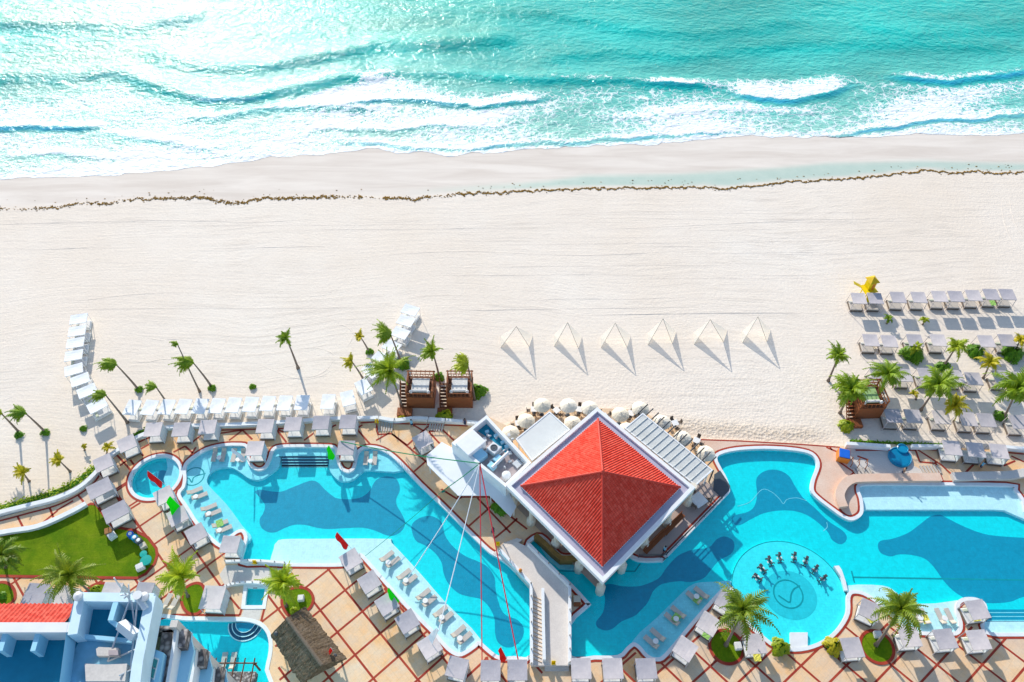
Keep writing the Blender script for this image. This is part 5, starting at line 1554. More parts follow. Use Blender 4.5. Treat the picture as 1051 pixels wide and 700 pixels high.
# ------------------------------------------------------------------ bridges
m = MB(); br_z = D0+.55
bp_ = ccw(W2([(512,566),(530,556),(543,562),(584,603.5),(584.5,683),(545,683),(544.5,602)], br_z))
b0 = sum((Vector((*p,0)) for p in bp_), Vector())/len(bp_)
brg = tag(empty('stone_bridge', (b0.x, b0.y, 0)), 'broad pale stone bridge between the two big pools, running down to the bottom edge', 'bridge')
R_ = lambda pts, z=br_z: [(G(a, b, z).x-b0.x, G(a, b, z).y-b0.y) for a, b in pts]
m.prism(ccw(R_([(512,566),(530,556),(543,562),(584,603.5),(584.5,683),(545,683),(544.5,602)])), .0, br_z); m.build('deck_slab', M['bridge_stone'], brg)
for pts, nm in (([(513,566.5),(545,601.5),(545.5,683)],'a'),([(542,560),(584.5,603),(584.5,682)],'b'),([(557,606),(557.5,640),(558.5,679)],'c')):
    m = MB(); m.ribbon(R_(pts), -.16, .16, br_z+.75, False, z0=br_z); pp = m.build('parapet', M['white_paint'], brg)
    if nm != 'c':
        q = R_(pts); mm = MB()
        for a, b in zip(q, q[1:]):
            L = math.hypot(b[0]-a[0], b[1]-a[1]); k = int(L/1.4)
            for i in range(k+1): mm.lathe((a[0]+(b[0]-a[0])*i/k, a[1]+(b[1]-a[1])*i/k, br_z+.75), [(.07,0),(.06,.2),(.09,.25),(.02,.32)], 8)
        mm.build('finial', M['fin_stone'], pp)
m = MB()
for i in range(17):
    a, b = G(547,612+i*4,br_z), G(556,616+i*4,br_z); m.path([(a.x-b0.x,a.y-b0.y,br_z+.02),(b.x-b0.x,b.y-b0.y,br_z+.02)], [.06,.06], 4)
m.build('ramp_ribs', M['deck_plain'], brg)
m = MB()
for i in range(4):
    a = R_([(559,680+i*2.2),(584,680+i*2.2),(584,682.2+i*2.2),(559,682.2+i*2.2)], D0+.45-i*.12); m.prism(ccw(a), 0, D0+.45-i*.12)
m.build('step', M['bridge_stone'], brg)
m = MB()
for i in range(5):
    a = R_([(509+i*3,570-i*0-3*i*.35),(524+i*3,558-3*i*.35),(521+i*3-3,556-3*i*.35),(506+i*3-0,568-3*i*.35)], D0+.1+i*.09)
    m.prism(ccw(a), 0, D0+.06+i*.1)
m.build('step', M['bridge_stone'], brg)
# small triangular planter on its right side
pl = ccw(smooth(W2([(573,592),(577,590),(603,618),(604,622),(586,640),(585,604)], D0), True, 2))
m = MB(); m.ribbon(W2([(574.5,595),(578.5,594),(599,617),(599.5,621),(588,634)], D0), -.14, .14, D0+.03); tag(m.build('paving_bands', M['band']), kind='structure')
cr = tag(empty('wooden_box_seat', G(592,616,D0)), 'small light wooden box seat on the triangle beside the bridge', 'seat')
m = MB(); m.rbox((0,0,.3), (.8,.7,.55), .03); m.build('box', M['lounger_pad'], cr); m = MB(); m.rbox((0,-.55,.2), (.8,.4,.35), .03); m.build('step', M['wood'], cr)
# white footbridge with balustrades
fb = G(262,590,D0); f0 = tag(empty('footbridge_balustrade', (fb.x, fb.y, D0)), 'pair of low white curved walls of the little footbridge above the plunge pool', 'balustrade')
for pts in ([(232,577.5),(262,576.8),(293,579)],[(231,603.5),(240,600.5),(253,599),(272,600),(291,604)]):
    p = smooth([(G(a,b,D0).x-fb.x, G(a,b,D0).y-fb.y) for a, b in pts], False, 5)
    m = MB(); m.ribbon(p, -.14, .14, .5, False, z0=0); w_ = m.build('low_wall', M['white_paint'], f0)
    mm = MB()
    for q in p[::2]: mm.lathe((q[0],q[1],.5), [(.08,0),(.07,.18),(.02,.24)], 6)
    mm.build('finial', M['fin_stone'], w_)
# ------------------------------------------------------------------ walls and hedges
def wall(name, pts, z, label, h, w=.35, zb=0, mat='wall_white', cat='wall', sm=True):
    p = W2(pts, z); p = smooth(p, False, 4) if sm else p
    c = p[0]; q = [(a-c[0], b-c[1]) for a, b in p]
    o = tag(empty(name, (c[0], c[1], zb)), label, cat)
    m = MB(); m.ribbon(q, -w/2, w/2, z-zb, False, z0=0); m.build('masonry', M[mat], o)
    m = MB(); m.ribbon(q, -w/2-.05, w/2+.05, z-zb+.05, False, z0=z-zb+.002); m.build('coping', M['coping' if mat == 'wall_white' else mat], o); return o
WZ = 1.15
wall('sea_wall', [(-150,563),(-60,541),(0,525.5),(28,518.5),(57,511),(80,500.5),(94,489),(102,480),(114,466.5),(124,459.5),(137,450.5),(149,444.8)], WZ, 'curving low white wall between lawn walk and sand, left of the round pool', .55, .45)
wall('sea_wall', [(150,443),(171,438.5),(200,436.5),(240,435.5),(300,432.5),(337,429.5),(388,428.5)], WZ, 'straight white wall behind the daybeds along the left beach', .55, .4)
wall('sea_wall', [(389,428.5),(406,431),(426,429),(448,430.5),(475,432.5),(491,433.8)], WZ, 'wavy white wall in front of the two wooden cabanas', .55, .4)
wall('garden_wall', [(-150,583),(-60,562),(0,546.5),(38,540),(71,525.8),(88,516.5)], WZ, 'thick white retaining wall along the top of the lawn', .55, .5)
wall('garden_wall', [(869,455),(893,456.5),(914,458)], D0+.9, 'short white wall beside the round blue tub', .9, .35, D0, sm=False)
wall('garden_wall', [(936,457.5),(960,457.8),(968,458)], D0+.7, 'short white wall between the blue tub and three daybeds', .7, .35, D0, sm=False)
wall('garden_wall', [(1032,458.5),(1060,461),(1120,465)], D0+.7, 'white wall at the right edge of the raised walk', .7, .35, D0, sm=False)
wall('bench_wall', [(866,520),(862,508),(866,498),(874,492),(886,490.5),(920,490),(966,489.5)], D0+.55, 'wide pale curving wall behind the rectangular right pool', .55, 1.0, D0, 'salmon')
wall('bench_wall', [(978,489),(1010,488),(1036,487.5),(1051,485),(1090,480)], D0+.55, 'wide pale wall continuing right behind the rectangular pool', .55, 1.0, D0, 'pale_stone')
def hedge(pts, z, w, h, label, mat='bush', dens=26):
    p = smooth(W2(pts, z), False, 4); c = p[0]; R = random.Random(int(pts[0][0])+5)
    o = tag(empty('hedge', (c[0], c[1], z)), label, 'hedge'); m = MB()
    for a, b in zip(p, p[1:]):
        L = math.hypot(b[0]-a[0], b[1]-a[1])
        for i in range(int(L*dens)):
            t = R.random(); hh = h*R.uniform(.3, 1)*(.7+.5*noise.noise((a[0]*.6, a[1]*.6, 0)))
            x = a[0]+(b[0]-a[0])*t-c[0]+R.gauss(0, w*.3); y = a[1]+(b[1]-a[1])*t-c[1]+R.gauss(0, w*.3)
            s = R.uniform(.10, .2); d = Vector((R.uniform(-1,1), R.uniform(-1,1), R.uniform(-.4,.4))).normalized(); e = d.cross(Vector((R.uniform(-.4,.4), R.uniform(-.4,.4), 1))).normalized()
            P = Vector((x, y, hh)); m.add([P-d*s, P+e*s*.6, P+d*s, P-e*s*.6], [(0,1,2,3)])
    m.build('foliage', M[mat], o)
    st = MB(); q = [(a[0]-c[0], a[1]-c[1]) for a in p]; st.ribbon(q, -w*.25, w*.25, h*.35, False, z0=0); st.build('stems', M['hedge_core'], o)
hedge([(-80,541),(-30,530),(0,522),(28,515),(57,506),(75,498),(90,487),(98,480)], 0, 1.1, .9, 'long trimmed green hedge outside the curving white wall', 'palm_lime', 34)
hedge([(136,449),(142,445),(149,442)], 0, .6, .7, 'short bit of hedge outside the wall above the round pool')
hedge([(872,452.5),(893,454),(914,455),(945,456),(966,456.5)], 0, .35, .5, 'thin strip of green along the wall above the blue tub')

# ------------------------------------------------------------------ palms
WD = (-1.15, -.05)
P_ = lambda *a, **k: palm(*a, **k)
P_((1,424),(20,444),'wind-bent palm at the very left edge of the beach', 5.4, 1.9, 13, WD, zb=0, mat='palm_lime')
P_((26,424),(47,444),'wind-bent palm second from the left edge on the sand', 5.4, 2.0, 15, WD)
P_((61,473),(72,484),'short yellow-green palm between the hedge and the left palms', 2.4, 1.4, 9, (-.5,.2), 'palm_yellow')
P_((24,485),(30,494),'short yellow-green palm nearest the left end of the hedge', 2.4, 1.4, 9, (-.4,.1), 'palm_yellow')
P_((119,374),(142,400),'wind-bent palm right of the white curved bed line', 5.8, 2.2, 17, WD)
P_((160,397),(173,416),'small wind-bent palm above the leftmost white beds', 4.4, 1.5, 12, WD)
P_((108,405),(131,434),'wind-bent palm overlapping the lowest bed of the left curve', 5.4, 1.7, 14, WD)
P_((198,372),(217,397),'full bushy wind-bent palm above the straight white bed row', 5.6, 2.3, 20, WD, dead=3)
P_((182,353),(205,402),'bare thin palm sticking out behind the bushy one', 8.5, .9, 4, WD, thick=.8)
P_((294,347),(306,378),'lone slim palm on open sand above the straight row', 6.2, 1.4, 12, (-.5,.05))
P_((370,346),(379,362),'small yellowed palm above a round shrub', 3.6, 1.0, 8, (-.4,.1), 'palm_yellow')
P_((361,371),(374,392),'yellow palm beside the right curved bed line', 4.6, 1.3, 11, (-.7,0), 'palm_yellow')
P_((401,344),(412,374),'tall green palm leaning over the right curved bed line', 6.6, 2.4, 18, (-.95,.15))
P_((400,381),(413,418),'largest full palm left of the wooden cabanas', 7.2, 3.6, 24, (-.35,0), wl=.6)
P_((444,361),(451,388),'green palm between and behind the two wooden cabanas', 6.0, 1.8, 15, (-.6,.1), 'palm')
P_((480,374),(487,410),'palm bending over the right wooden cabana', 7.0, 2.2, 18, (-.8,.1), 'palm_lime')
P_((861,364),(850,391),'slim palm standing left of all grey beach daybeds', 5.0, 1.9, 13, (-.2,0), 'palm')
P_((873,400),(862,424),'dense palm hanging over the right wooden cabana on the sand', 5.2, 3.3, 24, None, 'palm')
P_((911,384),(902,405),'palm between the first third-row beach daybeds', 5.0, 3.1, 17, None, 'palm')
P_((963,395),(945,421),'large palm in the middle of the grey beach daybeds', 5.6, 3.6, 20, None, 'palm')
P_((982,355),(967,378),'palm with a shrub at its foot between second and third row', 4.8, 2.1, 15, None, 'palm_lime')
P_((1016,372),(1009,388),'orange-yellow palm among the third row of beach daybeds', 3.2, 2.0, 12, None, 'palm_yellow')
P_((980,416),(985,436),'dense yellow palm in the back row of beach daybeds', 3.8, 2.2, 20, None, 'palm_yellow')
P_((1044,398),(1029,430),'big palm at the right edge above the back row', 6.0, 4.0, 22, None, 'palm')
P_((1047,349),(1040,362),'small bright yellow palm at the right edge, second row', 3.0, 1.7, 10, None, 'palm_yellow')
P_((912,327),(910,332),'tiny palm in the shadow between front and second row, left one', 1.2, .9, 7, None, 'palm')
P_((949,328),(947,333),'tiny palm in the shadow between front and second row, right one', 1.2, .9, 7, None, 'palm_lime')
P_((940,357),(937,362),'low palm fronds rising from the first round shrub', 1.8, 1.3, 7, None, 'palm_lime')
P_((938,404),(940,410),'seedling palm between third and back row', 1.4, .9, 6, None, 'palm_yellow')
P_((111,459),(110,466),'small yellow palm outside the curving wall bend', 1.4, 1.1, 7, None, 'palm_yellow')
P_((86.5,458),(87,462),'tiny yellow seedling on the sand left of the wall bend', .8, .6, 5, None, 'palm_yellow')
# on the terrace
P_((72,590),(93,608),'big full palm between the lawn and the hotel roof', 4.2, 3.6, 22, (-.3,-.1), 'palm_dark', D0+.05, wl=.6)
P_((3,570),(6,582),'broad dark palm on the lawn at the left edge', 3.6, 3.0, 18, None, 'palm_dark', D0+.05)
P_((187,592),(193,612),'palm with yellow tips in the oval planter left of the footbridge', 4.2, 2.9, 16, (-.35,.15), 'palm_lime', D0+.05)
P_((291,598),(294,622),'palm in the planter above the thatched roof', 4.2, 2.7, 16, (-.25,.1), 'palm_lime', D0+.05)
P_((762,626),(745,662),'very large dark palm in the round planter below the bar pool', 6.6, 4.3, 21, None, 'palm_dark', D0+.05, wl=.62, thick=1.1)
P_((924,625),(899,662),'very large palm leaning right from the oval planter on the right', 6.8, 3.9, 22, None, 'palm_dark', D0+.05, wl=.62, thick=1.1)
# shrubs
for px, r, lb, mt_ in (((20,447),0.52,'round shrub at the foot of the leftmost palm','bush'),((47,444.5),0.52,'round shrub at the foot of the second beach palm','bush'),((143,400.5),0.49,'round shrub at the foot of the palm near the white bed curve','bush'),
    ((86,440.5),0.42,'small shrub alone on the sand, yellowish on one side','bush'),((218,399),0.49,'round shrub at the foot of the bushy palm','bush'),((259.5,397.5),0.42,'tiny round shrub alone above the straight row','bush'),
    ((379.5,361.5),0.52,'round shrub at the foot of the small yellowed palm','bush'),((413,374.5),.95,'dark round shrub at the foot of the tall leaning palm','bush'),((450,388),.7,'shrub squeezed between the two wooden cabanas','bush'),
    ((491,403),1.05,'bright round shrub right of the wooden cabanas','bush'),((413,430),.5,'weedy tuft at the foot of the left cabana stairs','palm_yellow'),((457,429),1.0,'green tuft by the right cabana stairs','palm_lime'),
    ((935.5,365),1.43,'dark rounded shrub, leftmost between second and third row','bush'),((1000,362.5),1.11,'rounded shrub in the middle between second and third row','bush'),((1037.5,365),1.39,'dark rounded shrub near the right edge','bush'),
    ((967.5,378),0.90,'shrub at the foot of the middle beach palm','bush'),((1026,428),.75,'small round shrub at the foot of the big right palm','bush'),((868,438.5),.9,'straggly weeds at the foot of the right wooden cabana','palm_lime')):
    bush(px, r, lb, 0, None, mt_, sx=1.1)
for px, r, lb, mt_ in (((514,522),1.0,'potted green plant beside the left pavilion eave','bush'),((800,665),.95,'bushy yellow-green plant below the round bar pool','palm_lime'),((855,664),1.0,'yellowing plant left of the oval planter daybed','palm_yellow'),((302,627),.4,'little plant in the kerb above the thatched roof','palm_lime'),((98,606),.5,'low plant in the planter by the hotel parapet','palm_lime'),((3,612),.45,'dark tuft in the round planter at the left edge','bush')):
    bush(px, r, lb, D0+.05, None, mt_)

# ------------------------------------------------------------------ wooden cabana platforms
def cabana(fl, fr, bl_, label, zb=0, mattress='cushion', rz=0):
    """fl, fr: top front corners; bl_: top back-left corner, at platform height"""
    PH = 2.5
    a, b, c = G(*fl, PH), G(*fr, PH), G(*bl_, PH)
    w = (b-a).length; d = (c-a).length; rot = math.atan2(b.y-a.y, b.x-a.x)
    mid = (a+b)/2 + (c-a)/2
    o = tag(empty('wooden_cabana', (mid.x, mid.y, zb), rot), label, 'cabana', 'raised wooden cabanas on the sand')
    m = MB(); m.box((0,0,PH/2), (w,d,PH)); m.build('platform', M['wood'], o)
    m = MB()
    for i in range(9): m.box((0, -d/2+d*(i+.5)/9, PH+.03), (w+.1, d/9-.04, .05))
    m.build('floor_boards', M['wood_dark'], o)
    for sx in (-1,1):
        for sy in (-1,1):
            m = MB(); m.box((sx*(w/2-.1), sy*(d/2-.1), PH+.75), (.16,.16,1.5)); m.build('post', M['wood'], o)
    for nm, y, x, L, ax in (('back', d/2-.1, 0, w, 0), ('left', 0, -w/2+.1, d, 1), ('right', 0, w/2-.1, d, 1)):
        m = MB()
        for z in (PH+.25, PH+.85): m.box((x, y, z), (L-.2 if ax == 0 else .08, .08 if ax == 0 else L-.2, .08))
        k = 5
        for i in range(k):
            u = -L/2+L*(i+.5)/k
            C_ = (u, y, PH+.55) if ax == 0 else (x, u, PH+.55)
            ring = [(C_[0]+(.24*math.cos(q) if ax == 0 else 0), C_[1]+(.24*math.cos(q) if ax else 0), C_[2]+.24*math.sin(q)) for q in [2*math.pi*j/12 for j in range(13)]]
            m.path(ring, [.04]*13, 4, False)
        m.build('ring_railing', M['wood'], o)
    m = MB(); m.box((0,-d/2+.08,PH+.8), (w-.2,.08,.08))
    for i in range(6): m.box((-w/2+.4+i*(w-.8)/5, -d/2+.08, PH+.4), (.06,.06,.75))
    m.build('front_railing', M['wood'], o)
    m = MB(); m.box((0,d/2-.1,PH+1.5), (w+.2,.16,.12)); m.box((-w/2+.1,0,PH+1.5), (.14,d,.12)); m.box((w/2-.1,0,PH+1.5), (.14,d,.12))
    for i in range(1, 6): m.box((-w/2+w*i/6, d/2-.35, PH+1.56), (.08,.8,.06))
    m.build('top_frame', M['wood'], o)
    m = MB(); m.rbox((0,.1,PH+.35), (w-1.3,d-1.2,.3), .06); bd = m.build('mattress', M[mattress], o)
    m = MB(); m.rbox((0,-d/2+.75,PH+.62), (w-1.5,.35,.25), .08); m.build('bolster', M['cushion'], bd)
    for s in (-1,1):
        m = MB(); m.lathe((s*(w/2-.65),-d/2+.55,PH+.35), [(.02,0),(.2,.05),(.24,.3),(.12,.5),(.02,.55)], 10); m.build('lamp', M['plastic_white'], o)
    # stairs down the left side
    m = MB(); n = 9
    for i in range(n):
        m.box((-w/2-.5, d/2-.5-(d*.95)*i/n-.6, PH-PH*(i+.5)/n), (.9,.36,.08))
    m.build('stair_tread', M['wood_dark'], o)
    for s in (-1,1):
        m = MB(); x = -w/2-.5+s*.48
        m.path([(x, d/2-.8, PH),(x, -d/2-.2, .1)], [.07,.07], 4); m.path([(x, d/2-.8, PH+.9),(x, -d/2-.2, 1.0)], [.05,.05], 4)
        for i in range(5): t = i/4; m.box((x, d/2-.8-(d-.6)*t, PH*(1-t)+.5), (.07,.07,1.0))
        m.build('stair_rail', M['wood'], o)
    m = MB(); m.box((-w/2-.3,-d/2-.9,.3), (2.0,1.2,.5)); m.build('landing', M['wood'], o)
    return o
cabana((418,408),(446,408.5),(418,387),'left one of two raised wooden cabanas with white bed and ring-patterned railing')
cabana((459,408),(485.5,408),(458.5,387),'right one of two raised wooden cabanas, half under the bending palm')
cabana((877,419),(904,418),(879,397),'raised wooden cabana with green bedding among the grey beach daybeds', 0, 'green_bed')

# ------------------------------------------------------------------ lifeguard hut
p = G(887,303,0)
lg = tag(empty('lifeguard_hut', p, rad(15)), 'bright yellow lifeguard hut on stilts with pyramid roof and side ramp', 'lifeguard hut')
lg.scale = (.72,.72,.95)
for x, y in ((-.8,-.8),(.8,-.8),(-.8,.8),(.8,.8)):
    m = MB(); m.box((x+.4,y,.8), (.14,.14,1.6)); m.build('stilt', M['yellow'], lg)
m = MB(); m.box((.1,-.2,1.65), (2.8,2.6,.12)); m.build('platform', M['yellow'], lg)
m = MB(); m.box((.4,.2,2.5), (1.5,1.5,1.6)); m.build('cabin', M['yellow'], lg)
m = MB(); R4 = [(-.7,-.9,3.3),(1.5,-.9,3.3),(1.5,1.3,3.3),(-.7,1.3,3.3),(.4,.2,4.0)]; m.add(R4, [(0,1,4),(1,2,4),(2,3,4),(3,0,4),(3,2,1,0)]); m.build('roof', M['yellow_dk'], lg)
m = MB(); m.add([(-1.2,.4,1.7),(-3.0,1.0,2.5),(-2.7,1.8,2.5),(-1.0,1.3,1.7),(-1.2,.4,1.62),(-3.0,1.0,2.42),(-2.7,1.8,2.42),(-1.0,1.3,1.62)], [(0,3,2,1),(4,5,6,7),(0,1,5,4),(1,2,6,5),(2,3,7,6),(3,0,4,7)]); m.build('shutter', M['yellow'], lg)
m = MB(); m.add([(-1.0,-1.4,1.65),(.2,-1.6,1.65),(-.4,-3.6,.05),(-1.7,-3.3,.05),(-1.0,-1.4,1.57),(.2,-1.6,1.57),(-.4,-3.6,-.03),(-1.7,-3.3,-.03)], [(3,2,1,0),(4,5,6,7),(0,1,5,4),(1,2,6,5),(2,3,7,6),(3,0,4,7)]); m.build('ramp', M['yellow'], lg)
m = MB(); m.box((.6,-.57,2.3), (.6,.03,1.2)); m.build('door', M['orange'], lg)

# ------------------------------------------------------------------ small things on the terrace
def cube(name, px, zb, size, mat, label, cat, rz=0, lid=None, legs=False):
    b = G(*px, zb); o = tag(empty(name, b, rad(rz)), label, cat)
    m = MB(); m.rbox((0,0,size[2]/2+(.1 if legs else 0)), size, min(.06, size[0]*.12)); m.build('body', M[mat], o)
    if lid: m = MB(); m.rbox((0,0,size[2]+.05+(.1 if legs else 0)), (size[0]*.86,size[1]*.86,.1), .03); m.build('lid', M[lid], o)
    return o
cube('towel_bin', (864,470), D0, (1.5,1.5,1.1), 'orange', 'orange towel bin with blue lid at the end of the salmon terrace', 'bin', -15, 'blue')
for px, mt_, lb, c in (((136,551),'blue','blue drum at the upper end of the row on the lawn edge','drum'),((140.5,554.5),'tub_blue','pale blue drum second in the row on the lawn edge','drum'),((144.5,557.5),'equip_dark','dark drum third in the row on the lawn edge','drum')):
    b = G(*px, D0+.05); o = tag(empty('drum', b), lb, c); m = MB(); m.lathe((0,0,0), [(.38,0),(.40,.05),(.38,.45),(.40,.5),(.38,.9)], 16); m.build('barrel', M[mt_], o); m = MB(); m.lathe((.03,0,.9), [(.22,0),(.22,.05),(.02,.07)], 12); m.build('lid', M['plastic_white'], o)
cube('crate', (148,561.5), D0+.05, (.7,.7,.6), 'lounger_pad', 'tan crate at the lower end of the drum row on the lawn', 'crate', 35)
for px, r, lb in (((149,570.5),.42,'smaller teal round table on the lawn tip'),((151.5,577),.65,'larger teal round table on the lawn tip')):
    b = G(*px, D0+.05); o = tag(empty('round_table', b), lb, 'table'); m = MB(); m.lathe((0,0,0), [(r*.9,.5),(r,.55),(r,.62),(.02,.64)], 18); m.build('table_top', M['teal'], o); m = MB(); m.lathe((0,0,0), [(r*.6,0),(r*.5,.04),(.06,.1),(.06,.5)], 12); m.build('pedestal', M['teal'], o)
cube('cushion_cube', (145,583), D0+.05, (.95,.8,.55), 'plastic_white', 'white cube seat beside the teal tables on the lawn', 'seat', 30, 'cushion')
cube('cushion_cube', (116,551), D0+.05, (.9,.9,.5), 'plastic_white', 'white cube seat beside a brown one on the upper lawn', 'seat', 45, 'cushion')
cube('wicker_seat', (113,547), D0+.05, (.85,.8,.7), 'orange_wood', 'brown cube seat beside the white one on the upper lawn', 'seat', 20)
cube('cube_table', (309.5,615), D0+.05, (.7,.7,.5), 'plastic_white', 'white cube in the planter above the thatched roof', 'table', 5, 'cushion')
cube('cube_table', (757,664), D0+.05, (.75,.85,.5), 'plastic_white', 'white cube in the round planter below the bar pool', 'table', 5, 'cushion')
cube('cube_table', (900,652), D0+.05, (.8,.75,.5), 'plastic_white', 'white cube in the oval planter on the right', 'table', 0, 'cushion')
# blue tub with a smaller one
b = G(923,470,D0); o = tag(empty('hot_tub', b), 'round deep blue tub with a smaller round basin joined at its top right', 'tub')
m = MB(); r = 1.45; m.lathe((0,0,0), [(r,-.0),(r*1.0,.30),(r*.95,.34),(r*.92,.30),(r*.90,.2)], 30); m.build('shell', M['tub_blue'], o)
m = MB(); m.sheet([(r*.87*math.cos(k*.2094), r*.87*math.sin(k*.2094)) for k in range(30)], .26); m.build('tub_water', M['tub_water'], o)
m = MB(); m.lathe((.65,1.15,0), [(.72,0),(.72,.45),(.64,.50),(.58,.38),(.02,.38)], 22); m.build('basin', M['tub_blue'], o)
# slatted steps and low rails by the tub
for cx, cy, n_, lb in ((886,484,6,'left'),(955,482,6,'right')):
    b = G(cx, cy, D0); o = tag(empty('slatted_steps', b), 'grey slatted deck panel %s of the blue tub' % lb, 'deck panel')
    for i in range(n_):
        m = MB(); m.box((-1.1+i*.42, 0, .08), (.26,1.1,.12), rad(12)); m.build('slat', M['sling'], o)
for i, (px, lb) in enumerate((((873,476),'first'),((880,477),'second'),((888,478),'third'))):
    b = G(*px, D0); o = tag(empty('handrail', b, rad(-20)), 'short wooden handrail, %s of three beside the orange bin' % lb, 'handrail', 'handrails by the bin'); m = MB(); m.path([(0,-.5,0),(0,-.5,.8),(0,.5,.9),(0,.5,0)], [.05]*4, 5); m.build('bar', M['wood'], o)
# iron handrails / stairs at the beach gate
for cx, cy, rz, lb in ((396,438,0,'left'),((448),437.5,-8,'right')):
    b = G(cx, cy, D0); o = tag(empty('beach_stairs', b, rad(rz)), 'short grey stair with thin rails through the wavy white wall, %s one' % lb, 'stairs')
    for i in range(6):
        m = MB(); m.box((-.85+i*.33, 0, .06), (.2,1.5,.1)); m.build('tread', M['sling'], o)
    for s in (-1,1):
        m = MB(); m.path([(s*1.15,-.8,0),(s*1.15,-.8,.9),(s*1.15,.8,.9),(s*1.15,.8,0)], [.04]*4, 5); m.build('rail', M['dark_metal'], o)
for px, mt_, lb in (((387,434.5),'yellow','yellow sign post by the left beach stairs'),((511,560),'yellow','yellow floor sign at the bridge steps'),((262,579),'yellow','small yellow sign on the white footbridge'),((568,682),'yellow','yellow floor sign on the steps at the bridge foot')):
    b = G(*px, D0 if px[0] != 568 else D0+.5); o = tag(empty('warning_sign', b), lb, 'sign'); m = MB(); m.box((0,-.1,.35), (.45,.04,.7), 0, rad(15)); m.box((0,.1,.35), (.45,.04,.7), 0, rad(-15)); m.build('panel', M[mt_], o)
b = G(533,590,D0); o = tag(empty('ornament', G(534,589,br_z)), 'small orange lantern standing on the left bridge parapet', 'lantern'); m = MB(); m.lathe((0,0,.75), [(.02,0),(.18,.04),(.2,.4),(.05,.55)], 8); m.build('lantern_body', M['orange'], o)
# blue spa table umbrella stub
# ------------------------------------------------------------------ thatched palapa
ez1, ez2 = D0+2.1, D0+4.6
cN, cW, cS, cE = G(313,622.5,ez1), G(277.5,652,ez1), G(309,702,ez1), G(356,676,ez1)
r0, r1 = G(294.5,634.5,ez2), G(330.5,683,ez2)
pc = (cN+cW+cS+cE)/4
th = tag(empty('thatched_hut', (pc.x, pc.y, D0)), 'palm thatched hipped hut roof on posts, between small pool and lattice paving', 'hut')
rl = lambda v: Vector((v.x-pc.x, v.y-pc.y, v.z-D0))
N_, W_, S_, E_, R0, R1 = map(rl, (cN, cW, cS, cE, r0, r1))
def thatch_face(A, B, P, Q, nm='thatch_slope'):
    nu, nv = 40, 16; vs = []; fs = []; uvs = []; R = random.Random(2)
    for j in range(nv+1):
        for i in range(nu+1):
            u, v = i/nu, j/nv; lo = A.lerp(B, u); hi = P.lerp(Q, u); p = lo.lerp(hi, v)
            rag = (R.uniform(-.22,.12) if j == 0 else 0)
            d = (lo-hi).normalized(); p = p + d*(-rag)
            bl = math.sin(math.pi*v)*.06
            vs.append(p + Vector((0,0,bl + R.uniform(-.05,.05) + .05*((j % 4) == 0) - (.1 if j == 0 else 0)))); uvs.append((u*(A-B).length*.35, v*(lo-hi).length*.35))
    for j in range(nv):
        for i in range(nu): a = j*(nu+1)+i; fs.append((a, a+1, a+nu+2, a+nu+1))
    return uvmesh(nm, vs, fs, uvs, M['thatch'], th)
thatch_face(N_, E_, R0, R1); thatch_face(S_, W_, R1, R0); thatch_face(W_, N_, R0, R0); thatch_face(E_, S_, R1, R1)
m = MB(); m.path([R0+Vector((0,0,.05)), R1+Vector((0,0,.05))], [.2,.2], 8); m.build('ridge_bundle', M['thatch2'], th)
for v in (N_, W_, S_, E_):
    q = v*.8; m = MB(); m.path([(q.x,q.y,0),(q.x,q.y,2.4)], [.12,.10], 8); m.build('post', M['wood_dark'], th)
for px, lb in (((284,650.5),'left'),((343.5,673.5),'right')):
    b = G(*px, ez1+.6); o = tag(empty('loudspeaker', b), 'black loudspeaker at the %s corner of the thatched roof' % lb, 'loudspeaker'); m = MB(); m.lathe((0,0,-.1), [(.02,0),(.24,.05),(.28,.25),(.18,.4),(.02,.44)], 12); m.build('housing', M['dark_metal'], o); m = MB(); m.path([(0,0,-.5),(0,0,-.05)], [.05,.05], 6); m.build('bracket', M['steel'], o)
flag((339.5,664.5),(342,668.5),'red','small red pennant stuck in the thatched roof', 1.2, .7, ez1+1.0)

# pergola over the lower left bar
b = G(240,690,D0); pgo = tag(empty('brown_pergola', b), 'brown timber pergola at the bottom end of the small pool, left of the hut', 'pergola')
m = MB(); m.path([(-2.6,.3,2.2),(3.0,.3,2.2)], [.08,.08], 4); m.path([(-2.6,-2.6,2.2),(3.0,-2.6,2.2)], [.08,.08], 4); m.build('main_beam', M['wood_dark'], pgo)
for i in range(6):
    m = MB(); m.path([(-2.4+i*1.02,.8,2.33),(-2.4+i*1.02,-3.0,2.33)], [.07,.07], 4); m.build('rafter', M['wood_dark'], pgo)
for x in (-2.4, 2.8):
    m = MB(); m.box((x,.2,1.1), (.16,.16,2.2)); m.build('post', M['wood_dark'], pgo)
m = MB(); m.rbox((.2,-1.2,.5), (5.0,2.0,1.0), .05); m.build('bar_counter', M['pebble'], pgo)

